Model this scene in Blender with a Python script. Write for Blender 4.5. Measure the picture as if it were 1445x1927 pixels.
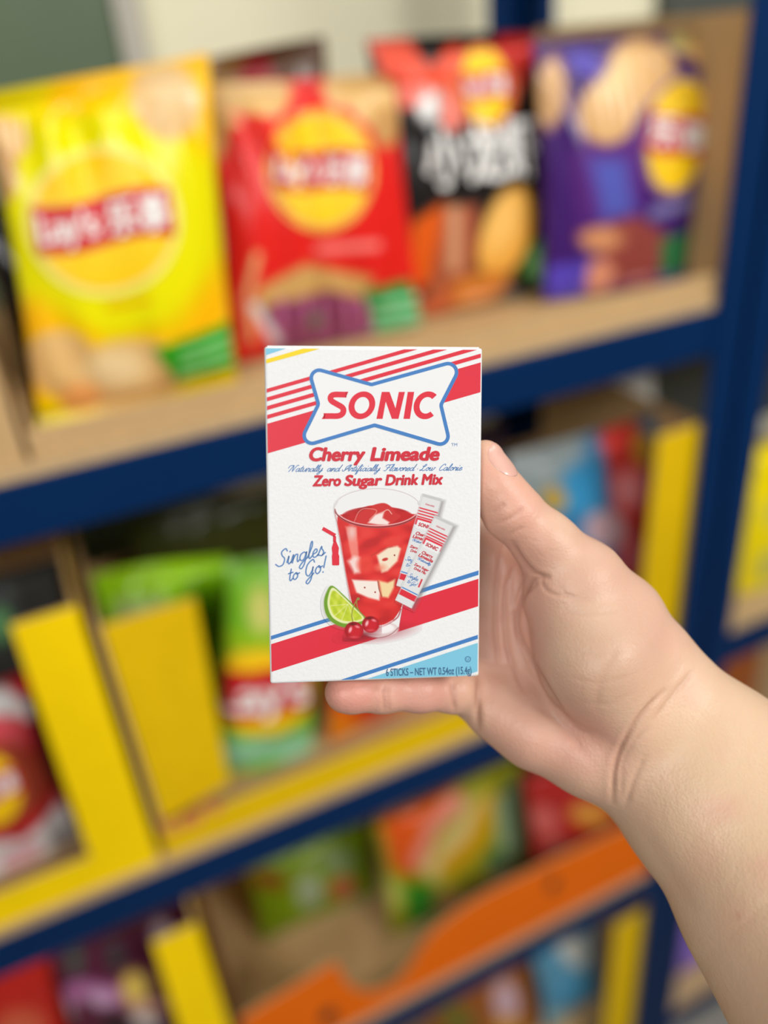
import bpy, bmesh, math, random
import numpy as np
from mathutils import Vector, Matrix

for o in list(bpy.data.objects):
    bpy.data.objects.remove(o, do_unlink=True)
SC = bpy.context.scene
COL = SC.collection

# ------------------------------------------------------------------ camera
IW, IH = 1445.0, 1927.0
F = 1562.0                      # focal length in pixels of the 1445x1927 frame
CX, CY = IW / 2, IH / 2
ZC = 2.05                       # camera height above the floor

def nrm(v):
    v = np.array(v, float)
    return v / np.linalg.norm(v)
_down = nrm([263, 2758, F])     # world "down" seen by the camera
_x = nrm([4278, -1293, F])      # direction of the shelves
_x = nrm(_x - _down * _x.dot(_down))
_z = -_down
RM = np.array([_x, np.cross(_z, _x), _z])      # world = RM @ cam (cam: x right, y down, z forward)
ORG = np.array([0, 0, ZC])

cam_d = bpy.data.cameras.new('camera')
cam = bpy.data.objects.new('camera', cam_d)
COL.objects.link(cam)
cam_d.sensor_fit = 'VERTICAL'
cam_d.sensor_height = 36.0
cam_d.lens = F / IH * 36.0
cam_d.clip_start = 0.01
cam_d.dof.use_dof = True
cam_d.dof.focus_distance = 0.288
cam_d.dof.aperture_fstop = 2.6
M4 = Matrix.Identity(4)
for r in range(3):
    M4[r][0] = RM[r][0]; M4[r][1] = -RM[r][1]; M4[r][2] = -RM[r][2]; M4[r][3] = ORG[r]
cam.matrix_world = M4
SC.camera = cam

# ------------------------------------------------------------------ light
w = bpy.data.worlds.new('shop_ambient'); SC.world = w
w.use_nodes = True
w.node_tree.nodes['Background'].inputs[0].default_value = (0.93, 0.97, 1.0, 1)
w.node_tree.nodes['Background'].inputs[1].default_value = 0.145

def area(name, loc, target, sx, sy, power, col=(1, 0.985, 0.955)):
    l = bpy.data.lights.new(name, 'AREA')
    l.shape = 'RECTANGLE'; l.size = sx; l.size_y = sy; l.energy = power; l.color = col
    o = bpy.data.objects.new(name, l); COL.objects.link(o)
    o.location = loc
    d = Vector(target) - Vector(loc)
    o.rotation_euler = d.to_track_quat('-Z', 'Y').to_euler()
    return o
area('ceiling_panel_lamp', (1.5, -1.9, ZC + 1.3), (0.3, 0.6, ZC - 0.5), 1.2, 0.6, 62)
area('ceiling_panel_lamp', (-1.5, -1.9, ZC + 1.3), (0.0, 0.75, ZC - 0.7), 1.2, 0.6, 52)
area('ceiling_panel_lamp', (0.6, -0.1, ZC + 1.3), (0.6, 0.5, ZC), 1.2, 0.3, 9)
area('ceiling_panel_lamp', (1.6, 0.45, ZC + 1.3), (1.0, 1.1, ZC + 0.1), 1.0, 0.4, 10)

SC.view_settings.view_transform = 'Standard'
SC.view_settings.look = 'None'
SC.view_settings.gamma = 1.0
SC.view_settings.exposure = 0.0
SC.view_settings.use_curve_mapping = False

# ------------------------------------------------------------------ helpers
def lin(c):
    a = np.asarray(c, float) / 255.0
    return np.where(a <= 0.04045, a / 12.92, ((a + 0.055) / 1.055) ** 2.4)

def ray(px, py):
    return RM @ np.array([(px - CX) / F, (py - CY) / F, 1.0])

def at(px, py, Y):
    """world point where the sight line through a pixel meets the plane y = Y"""
    r = ray(px, py)
    return r * (Y / r[1]) + ORG

def project(P):
    c = (np.asarray(P, float) - ORG) @ RM
    return np.stack([CX + F * c[..., 0] / c[..., 2], CY + F * c[..., 1] / c[..., 2]], -1)

def cam2world(c):
    return np.asarray(c) @ RM.T + ORG

def board(c):
    """print on carton board: the board itself reflects about three quarters of the light"""
    l = lin(c) * BOARD_R
    return np.where(l <= 0.0031308, l * 12.92, 1.055 * l ** (1 / 2.4) - 0.055) * 255
BOARD_R = 0.77
_mats = {}
def mat(name, rgb=None, rough=0.5, spec=0.5, attr=False, noise=0.0, nscale=40.0, bump=0.0, bscale=200.0,
        coat=0.0, metal=0.0, sss=0.0, stretch=None):
    if name in _mats:
        return _mats[name]
    m = bpy.data.materials.new(name); m.use_nodes = True
    nt = m.node_tree; b = nt.nodes['Principled BSDF']
    b.inputs['Roughness'].default_value = rough
    b.inputs['Specular IOR Level'].default_value = spec
    b.inputs['Coat Weight'].default_value = coat
    b.inputs['Coat Roughness'].default_value = 0.12
    b.inputs['Metallic'].default_value = metal
    if sss:
        b.inputs['Subsurface Weight'].default_value = sss
        b.inputs['Subsurface Radius'].default_value = (1.0, 0.35, 0.2)
        b.inputs['Subsurface Scale'].default_value = 0.004
    src = None
    if attr:
        a = nt.nodes.new('ShaderNodeAttribute'); a.attribute_name = 'Col'
        src = a.outputs['Color']
    elif rgb is not None:
        c = lin(rgb)
        rgbn = nt.nodes.new('ShaderNodeRGB'); rgbn.outputs[0].default_value = (*c, 1)
        src = rgbn.outputs[0]
    tc = nt.nodes.new('ShaderNodeTexCoord')
    vec = tc.outputs['Object']
    if stretch:
        mp = nt.nodes.new('ShaderNodeMapping'); mp.inputs['Scale'].default_value = stretch
        nt.links.new(vec, mp.inputs['Vector']); vec = mp.outputs[0]
    if noise and src is not None:
        n = nt.nodes.new('ShaderNodeTexNoise'); n.inputs['Scale'].default_value = nscale
        n.inputs['Detail'].default_value = 6
        nt.links.new(vec, n.inputs['Vector'])
        mr = nt.nodes.new('ShaderNodeMapRange')
        mr.inputs[1].default_value = 0.25; mr.inputs[2].default_value = 0.75
        mr.inputs[3].default_value = 1 - noise; mr.inputs[4].default_value = 1 + noise
        nt.links.new(n.outputs[0], mr.inputs[0])
        vm = nt.nodes.new('ShaderNodeVectorMath'); vm.operation = 'SCALE'
        nt.links.new(src, vm.inputs[0]); nt.links.new(mr.outputs[0], vm.inputs['Scale'])
        src = vm.outputs[0]
    if src is not None:
        nt.links.new(src, b.inputs['Base Color'])
    if bump:
        n2 = nt.nodes.new('ShaderNodeTexNoise'); n2.inputs['Scale'].default_value = bscale
        n2.inputs['Detail'].default_value = 4
        nt.links.new(vec, n2.inputs['Vector'])
        bp = nt.nodes.new('ShaderNodeBump'); bp.inputs['Strength'].default_value = bump
        bp.inputs['Distance'].default_value = 0.001
        nt.links.new(n2.outputs[0], bp.inputs['Height']); nt.links.new(bp.outputs[0], b.inputs['Normal'])
    _mats[name] = m
    return m

def mesh_obj(name, verts, faces, material, parent=None, smooth=False, cols=None, loc=None):
    me = bpy.data.meshes.new(name)
    me.from_pydata([tuple(map(float, v)) for v in verts], [], [tuple(map(int, f)) for f in faces])
    if cols is not None:
        ca = me.color_attributes.new('Col', 'FLOAT_COLOR', 'POINT')
        c4 = np.ones((len(verts), 4), np.float32); c4[:, :3] = cols
        ca.data.foreach_set('color', c4.ravel())
    if smooth:
        me.polygons.foreach_set('use_smooth', [True] * len(me.polygons))
    me.update()
    o = bpy.data.objects.new(name, me); COL.objects.link(o)
    for m in (material if isinstance(material, (list, tuple)) else [material]):
        me.materials.append(m)
    if parent is not None:
        o.parent = parent
        o.matrix_parent_inverse = parent_world_inv(parent)
    return o

_pw = {}
def parent_world_inv(p):
    return _pw.get(p.name, Matrix.Identity(4)).inverted()

def empty(name, loc, label=None, cat=None, group=None, kind=None):
    o = bpy.data.objects.new(name, None); COL.objects.link(o)
    o.empty_display_size = 0.02
    o.location = tuple(map(float, loc))
    _pw[o.name] = Matrix.Translation(Vector(tuple(map(float, loc))))
    return tag(o, label, cat, group, kind)

def tag(o, label=None, cat=None, group=None, kind=None):
    if label: o['label'] = label
    if cat: o['category'] = cat
    if group: o['group'] = group
    if kind: o['kind'] = kind
    return o

def reg(o):
    """meshes are written in world space; a mesh that parents others needs the product of inverses"""
    _pw[o.name] = Matrix.Identity(4)
    return o

def boxgeo(x0, x1, y0, y1, z0, z1):
    v = [(x, y, z) for x in (x0, x1) for y in (y0, y1) for z in (z0, z1)]
    f = [(0, 1, 3, 2), (4, 6, 7, 5), (0, 4, 5, 1), (2, 3, 7, 6), (0, 2, 6, 4), (1, 5, 7, 3)]
    return v, f

def box(name, x0, x1, y0, y1, z0, z1, material, parent=None, bevel=0.0):
    v, f = boxgeo(x0, x1, y0, y1, z0, z1)
    o = mesh_obj(name, v, f, material, parent)
    if bevel:
        b = o.modifiers.new('bevel', 'BEVEL'); b.width = bevel; b.segments = 2
    return o

def prism(name, pts, nvec, thick, material, parent=None):
    """pts: planar 3d polygon; extruded by thick along nvec.  front face = material 0, rest = material 1 (if given)"""
    pts = np.asarray(pts, float); n = len(pts)
    back = pts + nrm(nvec) * thick
    v = np.concatenate([pts, back])
    f = [tuple(range(n)), tuple(range(2 * n - 1, n - 1, -1))]
    for i in range(n):
        j = (i + 1) % n
        f.append((i, j, n + j, n + i))
    o = mesh_obj(name, v, f, material, parent)
    if isinstance(material, (list, tuple)) and len(material) > 1:
        for p in o.data.polygons:
            p.material_index = 0 if p.index == 0 else 1
    bm = bmesh.new(); bm.from_mesh(o.data)
    bmesh.ops.recalc_face_normals(bm, faces=bm.faces)
    bm.to_mesh(o.data); bm.free()
    return o

# ---- 2d print tools
def catmull(pts, n=6, closed=False):
    P = np.asarray(pts, float)
    if len(P) < 3 and not closed:
        return P
    out = []
    N = len(P)
    rng = range(N) if closed else range(N - 1)
    for i in rng:
        if closed:
            p0, p1, p2, p3 = P[i - 1], P[i], P[(i + 1) % N], P[(i + 2) % N]
        else:
            p1, p2 = P[i], P[i + 1]
            p0 = P[i - 1] if i > 0 else 2 * p1 - p2
            p3 = P[i + 2] if i + 2 < N else 2 * p2 - p1
        for k in range(n):
            t = k / n
            out.append(0.5 * (2 * p1 + (p2 - p0) * t + (2 * p0 - 5 * p1 + 4 * p2 - p3) * t * t + (3 * p1 - p0 - 3 * p2 + p3) * t ** 3))
    if not closed:
        out.append(P[-1])
    return np.array(out)

def ribbon(pts, width, closed=False, cap=True):
    """2d stroke -> verts, faces"""
    P = np.asarray(pts, float)
    keep = [0] + [i for i in range(1, len(P)) if np.linalg.norm(P[i] - P[i - 1]) > 1e-6]
    P = P[keep]; N = len(P); w = width / 2
    if closed:
        T = np.roll(P, -1, 0) - np.roll(P, 1, 0)
    else:
        T = np.gradient(P, axis=0)
    T = T / (np.linalg.norm(T, axis=1, keepdims=True) + 1e-12)
    Nn = np.stack([-T[:, 1], T[:, 0]], 1)
    V = list(np.concatenate([P + Nn * w, P - Nn * w]))
    Fc = []
    for i in range(N if closed else N - 1):
        j = (i + 1) % N
        Fc.append((i, j, N + j, N + i))
    if cap and not closed:
        for idx, s in ((0, -1), (N - 1, 1)):
            b = len(V)
            a0 = math.atan2(Nn[idx][1], Nn[idx][0])
            for k in range(1, 6):
                a = a0 - s * math.pi * k / 6
                V.append(P[idx] + w * np.array([math.cos(a), math.sin(a)]))
            loop = [idx] + list(range(b, b + 5)) + [N + idx]
            Fc.append(tuple(loop))
    return np.array(V), Fc

def round_poly(pts, radii, n=8):
    P = np.asarray(pts, float); out = []
    N = len(P)
    for i in range(N):
        r = radii[i] if hasattr(radii, '__len__') else radii
        a, b, c = P[i - 1], P[i], P[(i + 1) % N]
        u, v = nrm(a - b), nrm(c - b)
        ang = math.acos(np.clip(u.dot(v), -1, 1))
        d = min(r / math.tan(ang / 2), 0.45 * np.linalg.norm(a - b), 0.45 * np.linalg.norm(c - b))
        rr = d * math.tan(ang / 2)
        cen = b + nrm(u + v) * (rr / math.sin(ang / 2))
        p0, p1 = b + u * d, b + v * d
        a0 = math.atan2(*(p0 - cen)[::-1]); a1 = math.atan2(*(p1 - cen)[::-1])
        da = (a1 - a0 + math.pi) % (2 * math.pi) - math.pi
        for k in range(n + 1):
            a_ = a0 + da * k / n
            out.append(cen + rr * np.array([math.cos(a_), math.sin(a_)]))
    return np.array(out)

def clip_poly(pts, x0, x1, y0, y1):
    def cl(P, ax, val, sgn):
        out = []
        for i in range(len(P)):
            a, b = P[i - 1], P[i]
            ia, ib = sgn * (a[ax] - val) >= 0, sgn * (b[ax] - val) >= 0
            if ia != ib:
                t = (val - a[ax]) / (b[ax] - a[ax]); out.append(a + (b - a) * t)
            if ib:
                out.append(b)
        return out
    P = [np.array(p, float) for p in pts]
    for ax, val, s in ((0, x0, 1), (0, x1, -1), (1, y0, 1), (1, y1, -1)):
        if P: P = cl(P, ax, val, s)
    return np.array(P)

_txt_cache = {}
NCOPY = 9
def copies(V, step):
    n = len(V) // NCOPY
    return np.repeat(np.arange(NCOPY), n)[:, None] * step
def text_mesh(body, bold=0.0, shear=0.0):
    """text in unit size -> verts (x right, y up), faces; bounding box normalised by caller"""
    key = (body, bold, shear)
    if key in _txt_cache:
        return _txt_cache[key]
    c = bpy.data.curves.new('txt', 'FONT'); c.body = body; c.size = 1.0
    c.shear = 0; c.fill_mode = 'FRONT'; c.resolution_u = 5
    o = bpy.data.objects.new('txt', c); COL.objects.link(o)
    bpy.context.view_layer.update()
    dg = bpy.context.evaluated_depsgraph_get()
    me = o.evaluated_get(dg).to_mesh()
    V = np.array([v.co[:2] for v in me.vertices]) if len(me.vertices) else np.zeros((0, 2))
    Fc = [tuple(p.vertices) for p in me.polygons]
    o.evaluated_get(dg).to_mesh_clear()
    bpy.data.objects.remove(o, do_unlink=True); bpy.data.curves.remove(c)
    if len(V):
        V[:, 0] += shear * V[:, 1]
        if bold:                     # heavier strokes: shifted copies, each a hair above the one below (see copies())
            cs = [(V + bold * np.array([math.cos(a), 0.8 * math.sin(a)]), Fc) for a in np.linspace(0, 2 * math.pi, NCOPY - 1, endpoint=False)]
            V, Fc = merge([(V, Fc)] + cs)
    _txt_cache[key] = (V, Fc)
    return V, Fc

def fit_text(body, p0, p1, height, bold=0.0, shear=0.0):
    """baseline runs from p0 to p1 (pixel coords, y down); height = cap height in px"""
    V, Fc = text_mesh(body, bold, shear)
    p0 = np.array(p0, float); p1 = np.array(p1, float)
    x0, x1 = V[:, 0].min(), V[:, 0].max()
    cap = text_mesh('H', 0, 0)[0][:, 1].max() + bold
    ux = (p1 - p0); L = np.linalg.norm(ux); ux /= L
    uy = np.array([ux[1], -ux[0]])
    s = (V[:, :1] - x0) / (x1 - x0) * L; t = V[:, 1:2] / cap * height
    return p0 + s * ux + t * uy, Fc

def merge(parts):
    V, Fc, n = [], [], 0
    for v, f in parts:
        V.append(np.asarray(v, float)); Fc += [tuple(i + n for i in q) for q in f]; n += len(v)
    return np.concatenate(V), Fc

# ---- painting on grids of points (print colours only)
class Paint:
    def __init__(self, pts, base=None):
        self.p = np.asarray(pts, float)
        self.c = np.zeros((len(self.p), 3)); self.a = np.zeros(len(self.p))
        if base is not None:
            self.c[:] = base; self.a[:] = 1
    def mix(self, m, col):
        m = np.clip(m, 0, 1)
        self.c = self.c * (1 - m[:, None]) + np.asarray(col, float) * m[:, None]
        self.a = np.maximum(self.a, m) if True else self.a
        return self
    def ell(self, cx, cy, rx, ry, col, rot=0.0, soft=1.5, op=1.0):
        d = self.p - (cx, cy); a = math.radians(rot)
        x = d[:, 0] * math.cos(a) + d[:, 1] * math.sin(a); y = -d[:, 0] * math.sin(a) + d[:, 1] * math.cos(a)
        r = np.sqrt((x / rx) ** 2 + (y / ry) ** 2)
        sd = (r - 1) * min(rx, ry)
        return self.mix(op * np.clip(0.5 - sd / soft, 0, 1), col)
    def psd(self, poly):
        P = np.asarray(poly, float); q = self.p
        d = np.full(len(q), 1e18); ins = np.zeros(len(q), bool)
        for i in range(len(P)):
            a, b = P[i - 1], P[i]
            e = b - a; w_ = q - a
            t = np.clip((w_ @ e) / (e @ e + 1e-12), 0, 1)
            d = np.minimum(d, ((w_ - t[:, None] * e) ** 2).sum(1))
            c1 = (a[1] > q[:, 1]) != (b[1] > q[:, 1])
            with np.errstate(divide='ignore', invalid='ignore'):
                xc = (b[0] - a[0]) * (q[:, 1] - a[1]) / (b[1] - a[1] + 1e-12) + a[0]
            ins ^= c1 & (q[:, 0] < xc)
        return np.where(ins, -1, 1) * np.sqrt(d)
    def poly(self, poly, col, soft=1.5, op=1.0):
        return self.mix(op * np.clip(0.5 - self.psd(poly) / soft, 0, 1), col)
    def line(self, pts, width, col, soft=1.5, op=1.0):
        P = np.asarray(pts, float); q = self.p; d = np.full(len(q), 1e18)
        for a, b in zip(P[:-1], P[1:]):
            e = b - a; w_ = q - a
            t = np.clip((w_ @ e) / (e @ e + 1e-12), 0, 1)
            d = np.minimum(d, ((w_ - t[:, None] * e) ** 2).sum(1))
        return self.mix(op * np.clip(0.5 - (np.sqrt(d) - width / 2) / soft, 0, 1), col)
    def grad(self, p0, p1, col, op=1.0):
        p0 = np.array(p0, float); e = np.array(p1, float) - p0
        t = np.clip(((self.p - p0) @ e) / (e @ e), 0, 1)
        self.c = self.c * (1 - op * t[:, None]) + np.asarray(col, float) * (op * t[:, None])
        return self

# ------------------------------------------------------------------ materials
KRAFT = mat('kraft_cardboard', (196, 160, 112), rough=0.85, spec=0.2, noise=0.06, nscale=60, bump=0.2, bscale=400)
YELC = mat('yellow_printed_cardboard', (255, 214, 0), rough=0.7, spec=0.12, noise=0.03, nscale=30)
OCHC = mat('ochre_printed_cardboard', (226, 184, 4), rough=0.7, spec=0.12, noise=0.04, nscale=30)
ORAC = mat('orange_printed_cardboard', (232, 106, 8), rough=0.7, spec=0.12, noise=0.04, nscale=30)
BLUE = mat('blue_painted_steel', (0, 37, 80), rough=0.5, spec=0.12, noise=0.05, nscale=12, bump=0.1, bscale=300)
BOARD = mat('chipboard', (190, 160, 118), rough=0.8, spec=0.2, noise=0.12, nscale=180)
FILM = mat('printed_bag_film', attr=True, rough=0.24, spec=0.26, coat=0.04, bump=0.2, bscale=55)
INK = {}
def ink(name, rgb, rough=0.45):
    if name.startswith(('box', 'paper', 'sachet')): rgb = board(rgb)
    return mat('ink_' + name, rgb, rough=rough, spec=0.35)
# ------------------------------------------------------------------ setting
box('floor', -3.0, 3.5, -2.5, 1.6, -0.05, 0.0, mat('grey_floor_tiles', (150, 146, 138), rough=0.5, noise=0.08, nscale=8))['kind'] = 'structure'
WALL = mat('cream_painted_wall', (226, 220, 190), rough=0.9, spec=0.2, noise=0.02, nscale=5, bump=0.1, bscale=80)
box('wall_back', -3.0, 3.5, 1.42, 1.6, 0.0, ZC + 1.35, WALL)['kind'] = 'structure'
# dull green door left of the wall, dark grey board on the right
d1 = at(218, 60, 1.40)
door = box('door_1', d1[0] - 0.95, d1[0], 1.385, 1.42, 0.0, ZC + 0.6, mat('dull_green_door_paint', (88, 104, 78), rough=0.35, spec=0.5, noise=0.12, nscale=4))
tag(door, kind='structure'); reg(door)
box('door_frame', d1[0], d1[0] + 0.035, 1.375, 1.419, 0.0, ZC + 0.64, mat('grey_door_frame', (176, 170, 156), rough=0.6), door)
w1 = at(1245, 40, 1.40)
tr = box('trim_1', w1[0], w1[0] + 0.55, 1.385, 1.42, ZC - 0.9, ZC + 0.7, mat('dark_grey_board', (72, 76, 70), rough=0.6, noise=0.05, nscale=6))
tr['kind'] = 'structure'

# ------------------------------------------------------------------ shelving rack
YF = 0.75                                   # front plane of the rack
BEAMS = [ZC - 0.376, ZC - 0.921, ZC - 1.442, ZC - 1.98]      # bottom of each front beam
BH = 0.06
BT = 0.014                                  # board thickness
SHELF = [b + BH + BT for b in BEAMS]        # where goods stand

def angle_post(name, x0, x1, yf, ydir, side, z0, z1, parent):
    """L-profile upright"""
    t = 0.0022
    ya, yb = (yf, yf + t) if ydir > 0 else (yf - t, yf)
    v, f = boxgeo(x0, x1, ya, yb, z0, z1)
    xs = (x0, x0 + t) if side < 0 else (x1 - t, x1)
    v2, f2 = boxgeo(xs[0], xs[1], min(yf, yf + ydir * 0.042), max(yf, yf + ydir * 0.042), z0, z1)
    V, Fc = merge([(v, f), (v2, f2)])
    o = reg(mesh_obj(name, V, Fc, BLUE, parent))
    return o

def rack(x0, x1, label, z1f, posts):
    r = empty('shelving_rack', ((x0 + x1) / 2, 1.0, 0), label, 'shelving rack', 'blue steel shelving racks')
    for (a, b, yf, yd, sd) in posts:
        angle_post('post', a, b, yf, yd, sd, 0.0, z1f, r)
    for bz in BEAMS:
        o = box('beam', x0 + 0.003, x1 - 0.003, YF, YF + 0.03, bz, bz + BH, BLUE, r, bevel=0.003)
        box('beam', x0 + 0.003, x1 - 0.003, 1.19, 1.22, bz, bz + BH, BLUE, r, bevel=0.003)
        box('side_rail', x1 - 0.032, x1 - 0.004, YF + 0.031, 1.189, bz, bz + BH, BLUE, r)
        box('shelf_board', x0 + 0.006, x1 - 0.035, YF + 0.003, 1.218, bz + BH, bz + BH + BT, BOARD, r)
    return r
rack(-1.05, 0.818, 'long blue steel shelving rack full of snack trays', ZC + 0.45,
     [(0.768, 0.818, YF - 0.003, 1, 1), (0.752, 0.808, 1.245, -1, 1), (-1.05, -1.0, YF - 0.003, 1, -1), (-1.05, -1.0, 1.245, -1, -1)])
rack(0.822, 2.4, 'second blue steel shelving rack beyond the right upright', ZC + 0.45,
     [(0.822, 0.872, YF - 0.003, 1, -1), (0.822, 0.872, 1.245, -1, -1), (2.35, 2.4, YF - 0.003, 1, 1), (2.35, 2.4, 1.245, -1, 1)])

# ------------------------------------------------------------------ cardboard trays
YT = 0.757
def tray(name, label, x0, x1, zs, front, depth=0.40, side_h=0.3, back_h=0.25, outer=KRAFT, inner=KRAFT, group=None, side_slope=0.0, left_h=None):
    """front: closed polygon (x, z above the tray floor) of the cut-out front panel"""
    t = 0.004
    e = empty(name, ((x0 + x1) / 2, YT + depth / 2, zs), label, 'tray', group)
    box('base', x0, x1, YT + t, YT + depth, zs, zs + t, inner, e)
    if front is not None:
        prism('front_panel', [(x, YT, zs + z) for x, z in front], (0, 1, 0), t, [outer, inner], e)
    for xa, xb in ((x0, x0 + t), (x1 - t, x1)):
        sh_ = left_h if (left_h and xa == x0) else side_h
        sd = [(xa, YT + t, zs + t), (xa, YT + t, zs + sh_ - side_slope), (xa, YT + depth, zs + sh_), (xa, YT + depth, zs + t)]
        if xa == x0:
            prism('side_wall', sd, (1, 0, 0), t, [outer, inner], e)
        else:
            sd = [(xb, y, z) for _, y, z in sd]
            prism('side_wall', sd, (-1, 0, 0), t, [outer, inner], e)
    box('back_wall', x0 + t, x1 - t, YT + depth - t, YT + depth, zs + t, zs + back_h, inner, e)
    return e

def ushape(x0, x1, lip, lcol, rcol, lh, rh):
    P = [(x0, 0)]
    if lcol: P += [(x0, lh), (x0 + lcol, lh), (x0 + lcol + 0.008, lip)]
    else: P += [(x0, lip)]
    if rcol: P += [(x1 - rcol - 0.008, lip), (x1 - rcol, rh), (x1, rh)]
    else: P += [(x1, lip)]
    P += [(x1, 0)]
    return P

G1 = 'plain kraft trays on the upper shelf'
tray('display_tray', 'plain brown kraft tray on upper shelf holding the row of four big snack bags', -0.026, 0.786, SHELF[0],
     ushape(-0.026, 0.786, 0.028, 0, 0, 0, 0), side_h=0.30, back_h=0.06, left_h=0.05, group=G1)
tray('display_tray', 'empty brown kraft tray left of the yellow snack bag, cut by the photo edge', -0.60, -0.032, SHELF[0],
     ushape(-0.60, -0.032, 0.028, 0.03, 0.022, 0.10, 0.10), side_h=0.10, back_h=0.10, group=G1)
G2 = 'printed yellow cartons on the shelves'
z2 = SHELF[1]
tray('display_tray', 'bright yellow cut-front carton on middle shelf around the red and white bag', -0.56, -0.030, z2,
     ushape(-0.56, -0.030, 0.052, 0.06, 0.062, 0.385, 0.385), side_h=0.385, back_h=0.30, outer=YELC, inner=KRAFT, group=G2)
t2 = tray('display_tray', 'long ochre yellow carton on middle shelf with a folded flap on its left', -0.020, 0.800, z2,
     ushape(-0.020, 0.800, 0.050, 0, 0.098, 0, 0.375), side_h=0.36, back_h=0.2, outer=OCHC, inner=KRAFT, group=G2)
# the flap folded inwards at its left end
fa, fb = np.array([-0.0135, YT + 0.006]), np.array([0.088, YT + 0.030])
fl = [(fa[0], fa[1], z2 + 0.052), (fb[0] - 0.012, fb[1] - 0.003, z2 + 0.052), (fb[0], fb[1], z2 + 0.332), (fa[0], fa[1], z2 + 0.349)]
prism('flap', fl, (-0.25, 1, 0), 0.004, [OCHC, KRAFT], t2)
# printed red words on the lip of the ochre carton
V, Fc = fit_text("Lay's", (315, 1571), (420, 1524), 30, bold=0.03)
mesh_obj('printed_lettering', [at(q_[0], q_[1], YT - 0.0006 - z_[0]) for q_, z_ in zip(V, copies(V, 0.00004))], Fc, ink('tray_red', (214, 110, 80)), t2)
z3 = SHELF[2]
tray('display_tray', 'bright yellow cut-front carton on lower shelf around the plum bag', -0.56, -0.010, z3,
     ushape(-0.56, -0.010, 0.05, 0.06, 0.058, 0.385, 0.385), side_h=0.43, back_h=0.36, outer=YELC, inner=KRAFT, group=G2)
# orange tray with a wavy scooped front
wave = [(462, 1912), (500, 1888), (560, 1852), (610, 1822), (632, 1812), (642, 1830), (655, 1850), (690, 1866), (740, 1852), (770, 1818), (800, 1770), (832, 1738), (900, 1690), (1000, 1640), (1100, 1592), (1218, 1537)]
wp = [at(x, y, YT) for x, y in wave]
wave2 = catmull([(p[0], p[2] - z3) for p in wp], 4)
fr = [(0.008, 0.0)] + [(0.008, wave2[0][1])] + [tuple(q) for q in wave2 if 0.012 < q[0] < 0.775] + [(0.786, wave2[-1][1]), (0.786, 0.0)]
t3 = tray('display_tray', 'orange tray with wavy scooped front on the lower shelf', 0.008, 0.786, z3, fr, side_h=0.16, back_h=0.06, left_h=0.05, outer=ORAC, inner=KRAFT)
# dark printed spots and pale printed edge of the orange tray
blk = ink('tray_black', (52, 30, 12))
for (sx, sy, rr) in ((1040, 1665, 17), (618, 1912, 20)):
    c0 = at(sx, sy, YT - 0.0006); R_ = rr / F * 0.98
    pts = [(c0[0] + R_ * math.cos(a) * 1.1, c0[1], c0[2] + 1.5 * R_ * math.sin(a)) for a in np.linspace(0, 2 * math.pi, 20, endpoint=False)]
    mesh_obj('printed_spot', pts, [tuple(range(20))], blk, t3)
z4 = SHELF[3]
tray('display_tray', 'ochre yellow carton on bottom shelf beside the blue upright', 0.02, 0.786, z4,
     ushape(0.02, 0.786, 0.05, 0, 0.085, 0, 0.42), side_h=0.42, back_h=0.3, outer=OCHC, inner=KRAFT, group=G2)

# ------------------------------------------------------------------ snack bags
class Bag:
    pass

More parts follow.
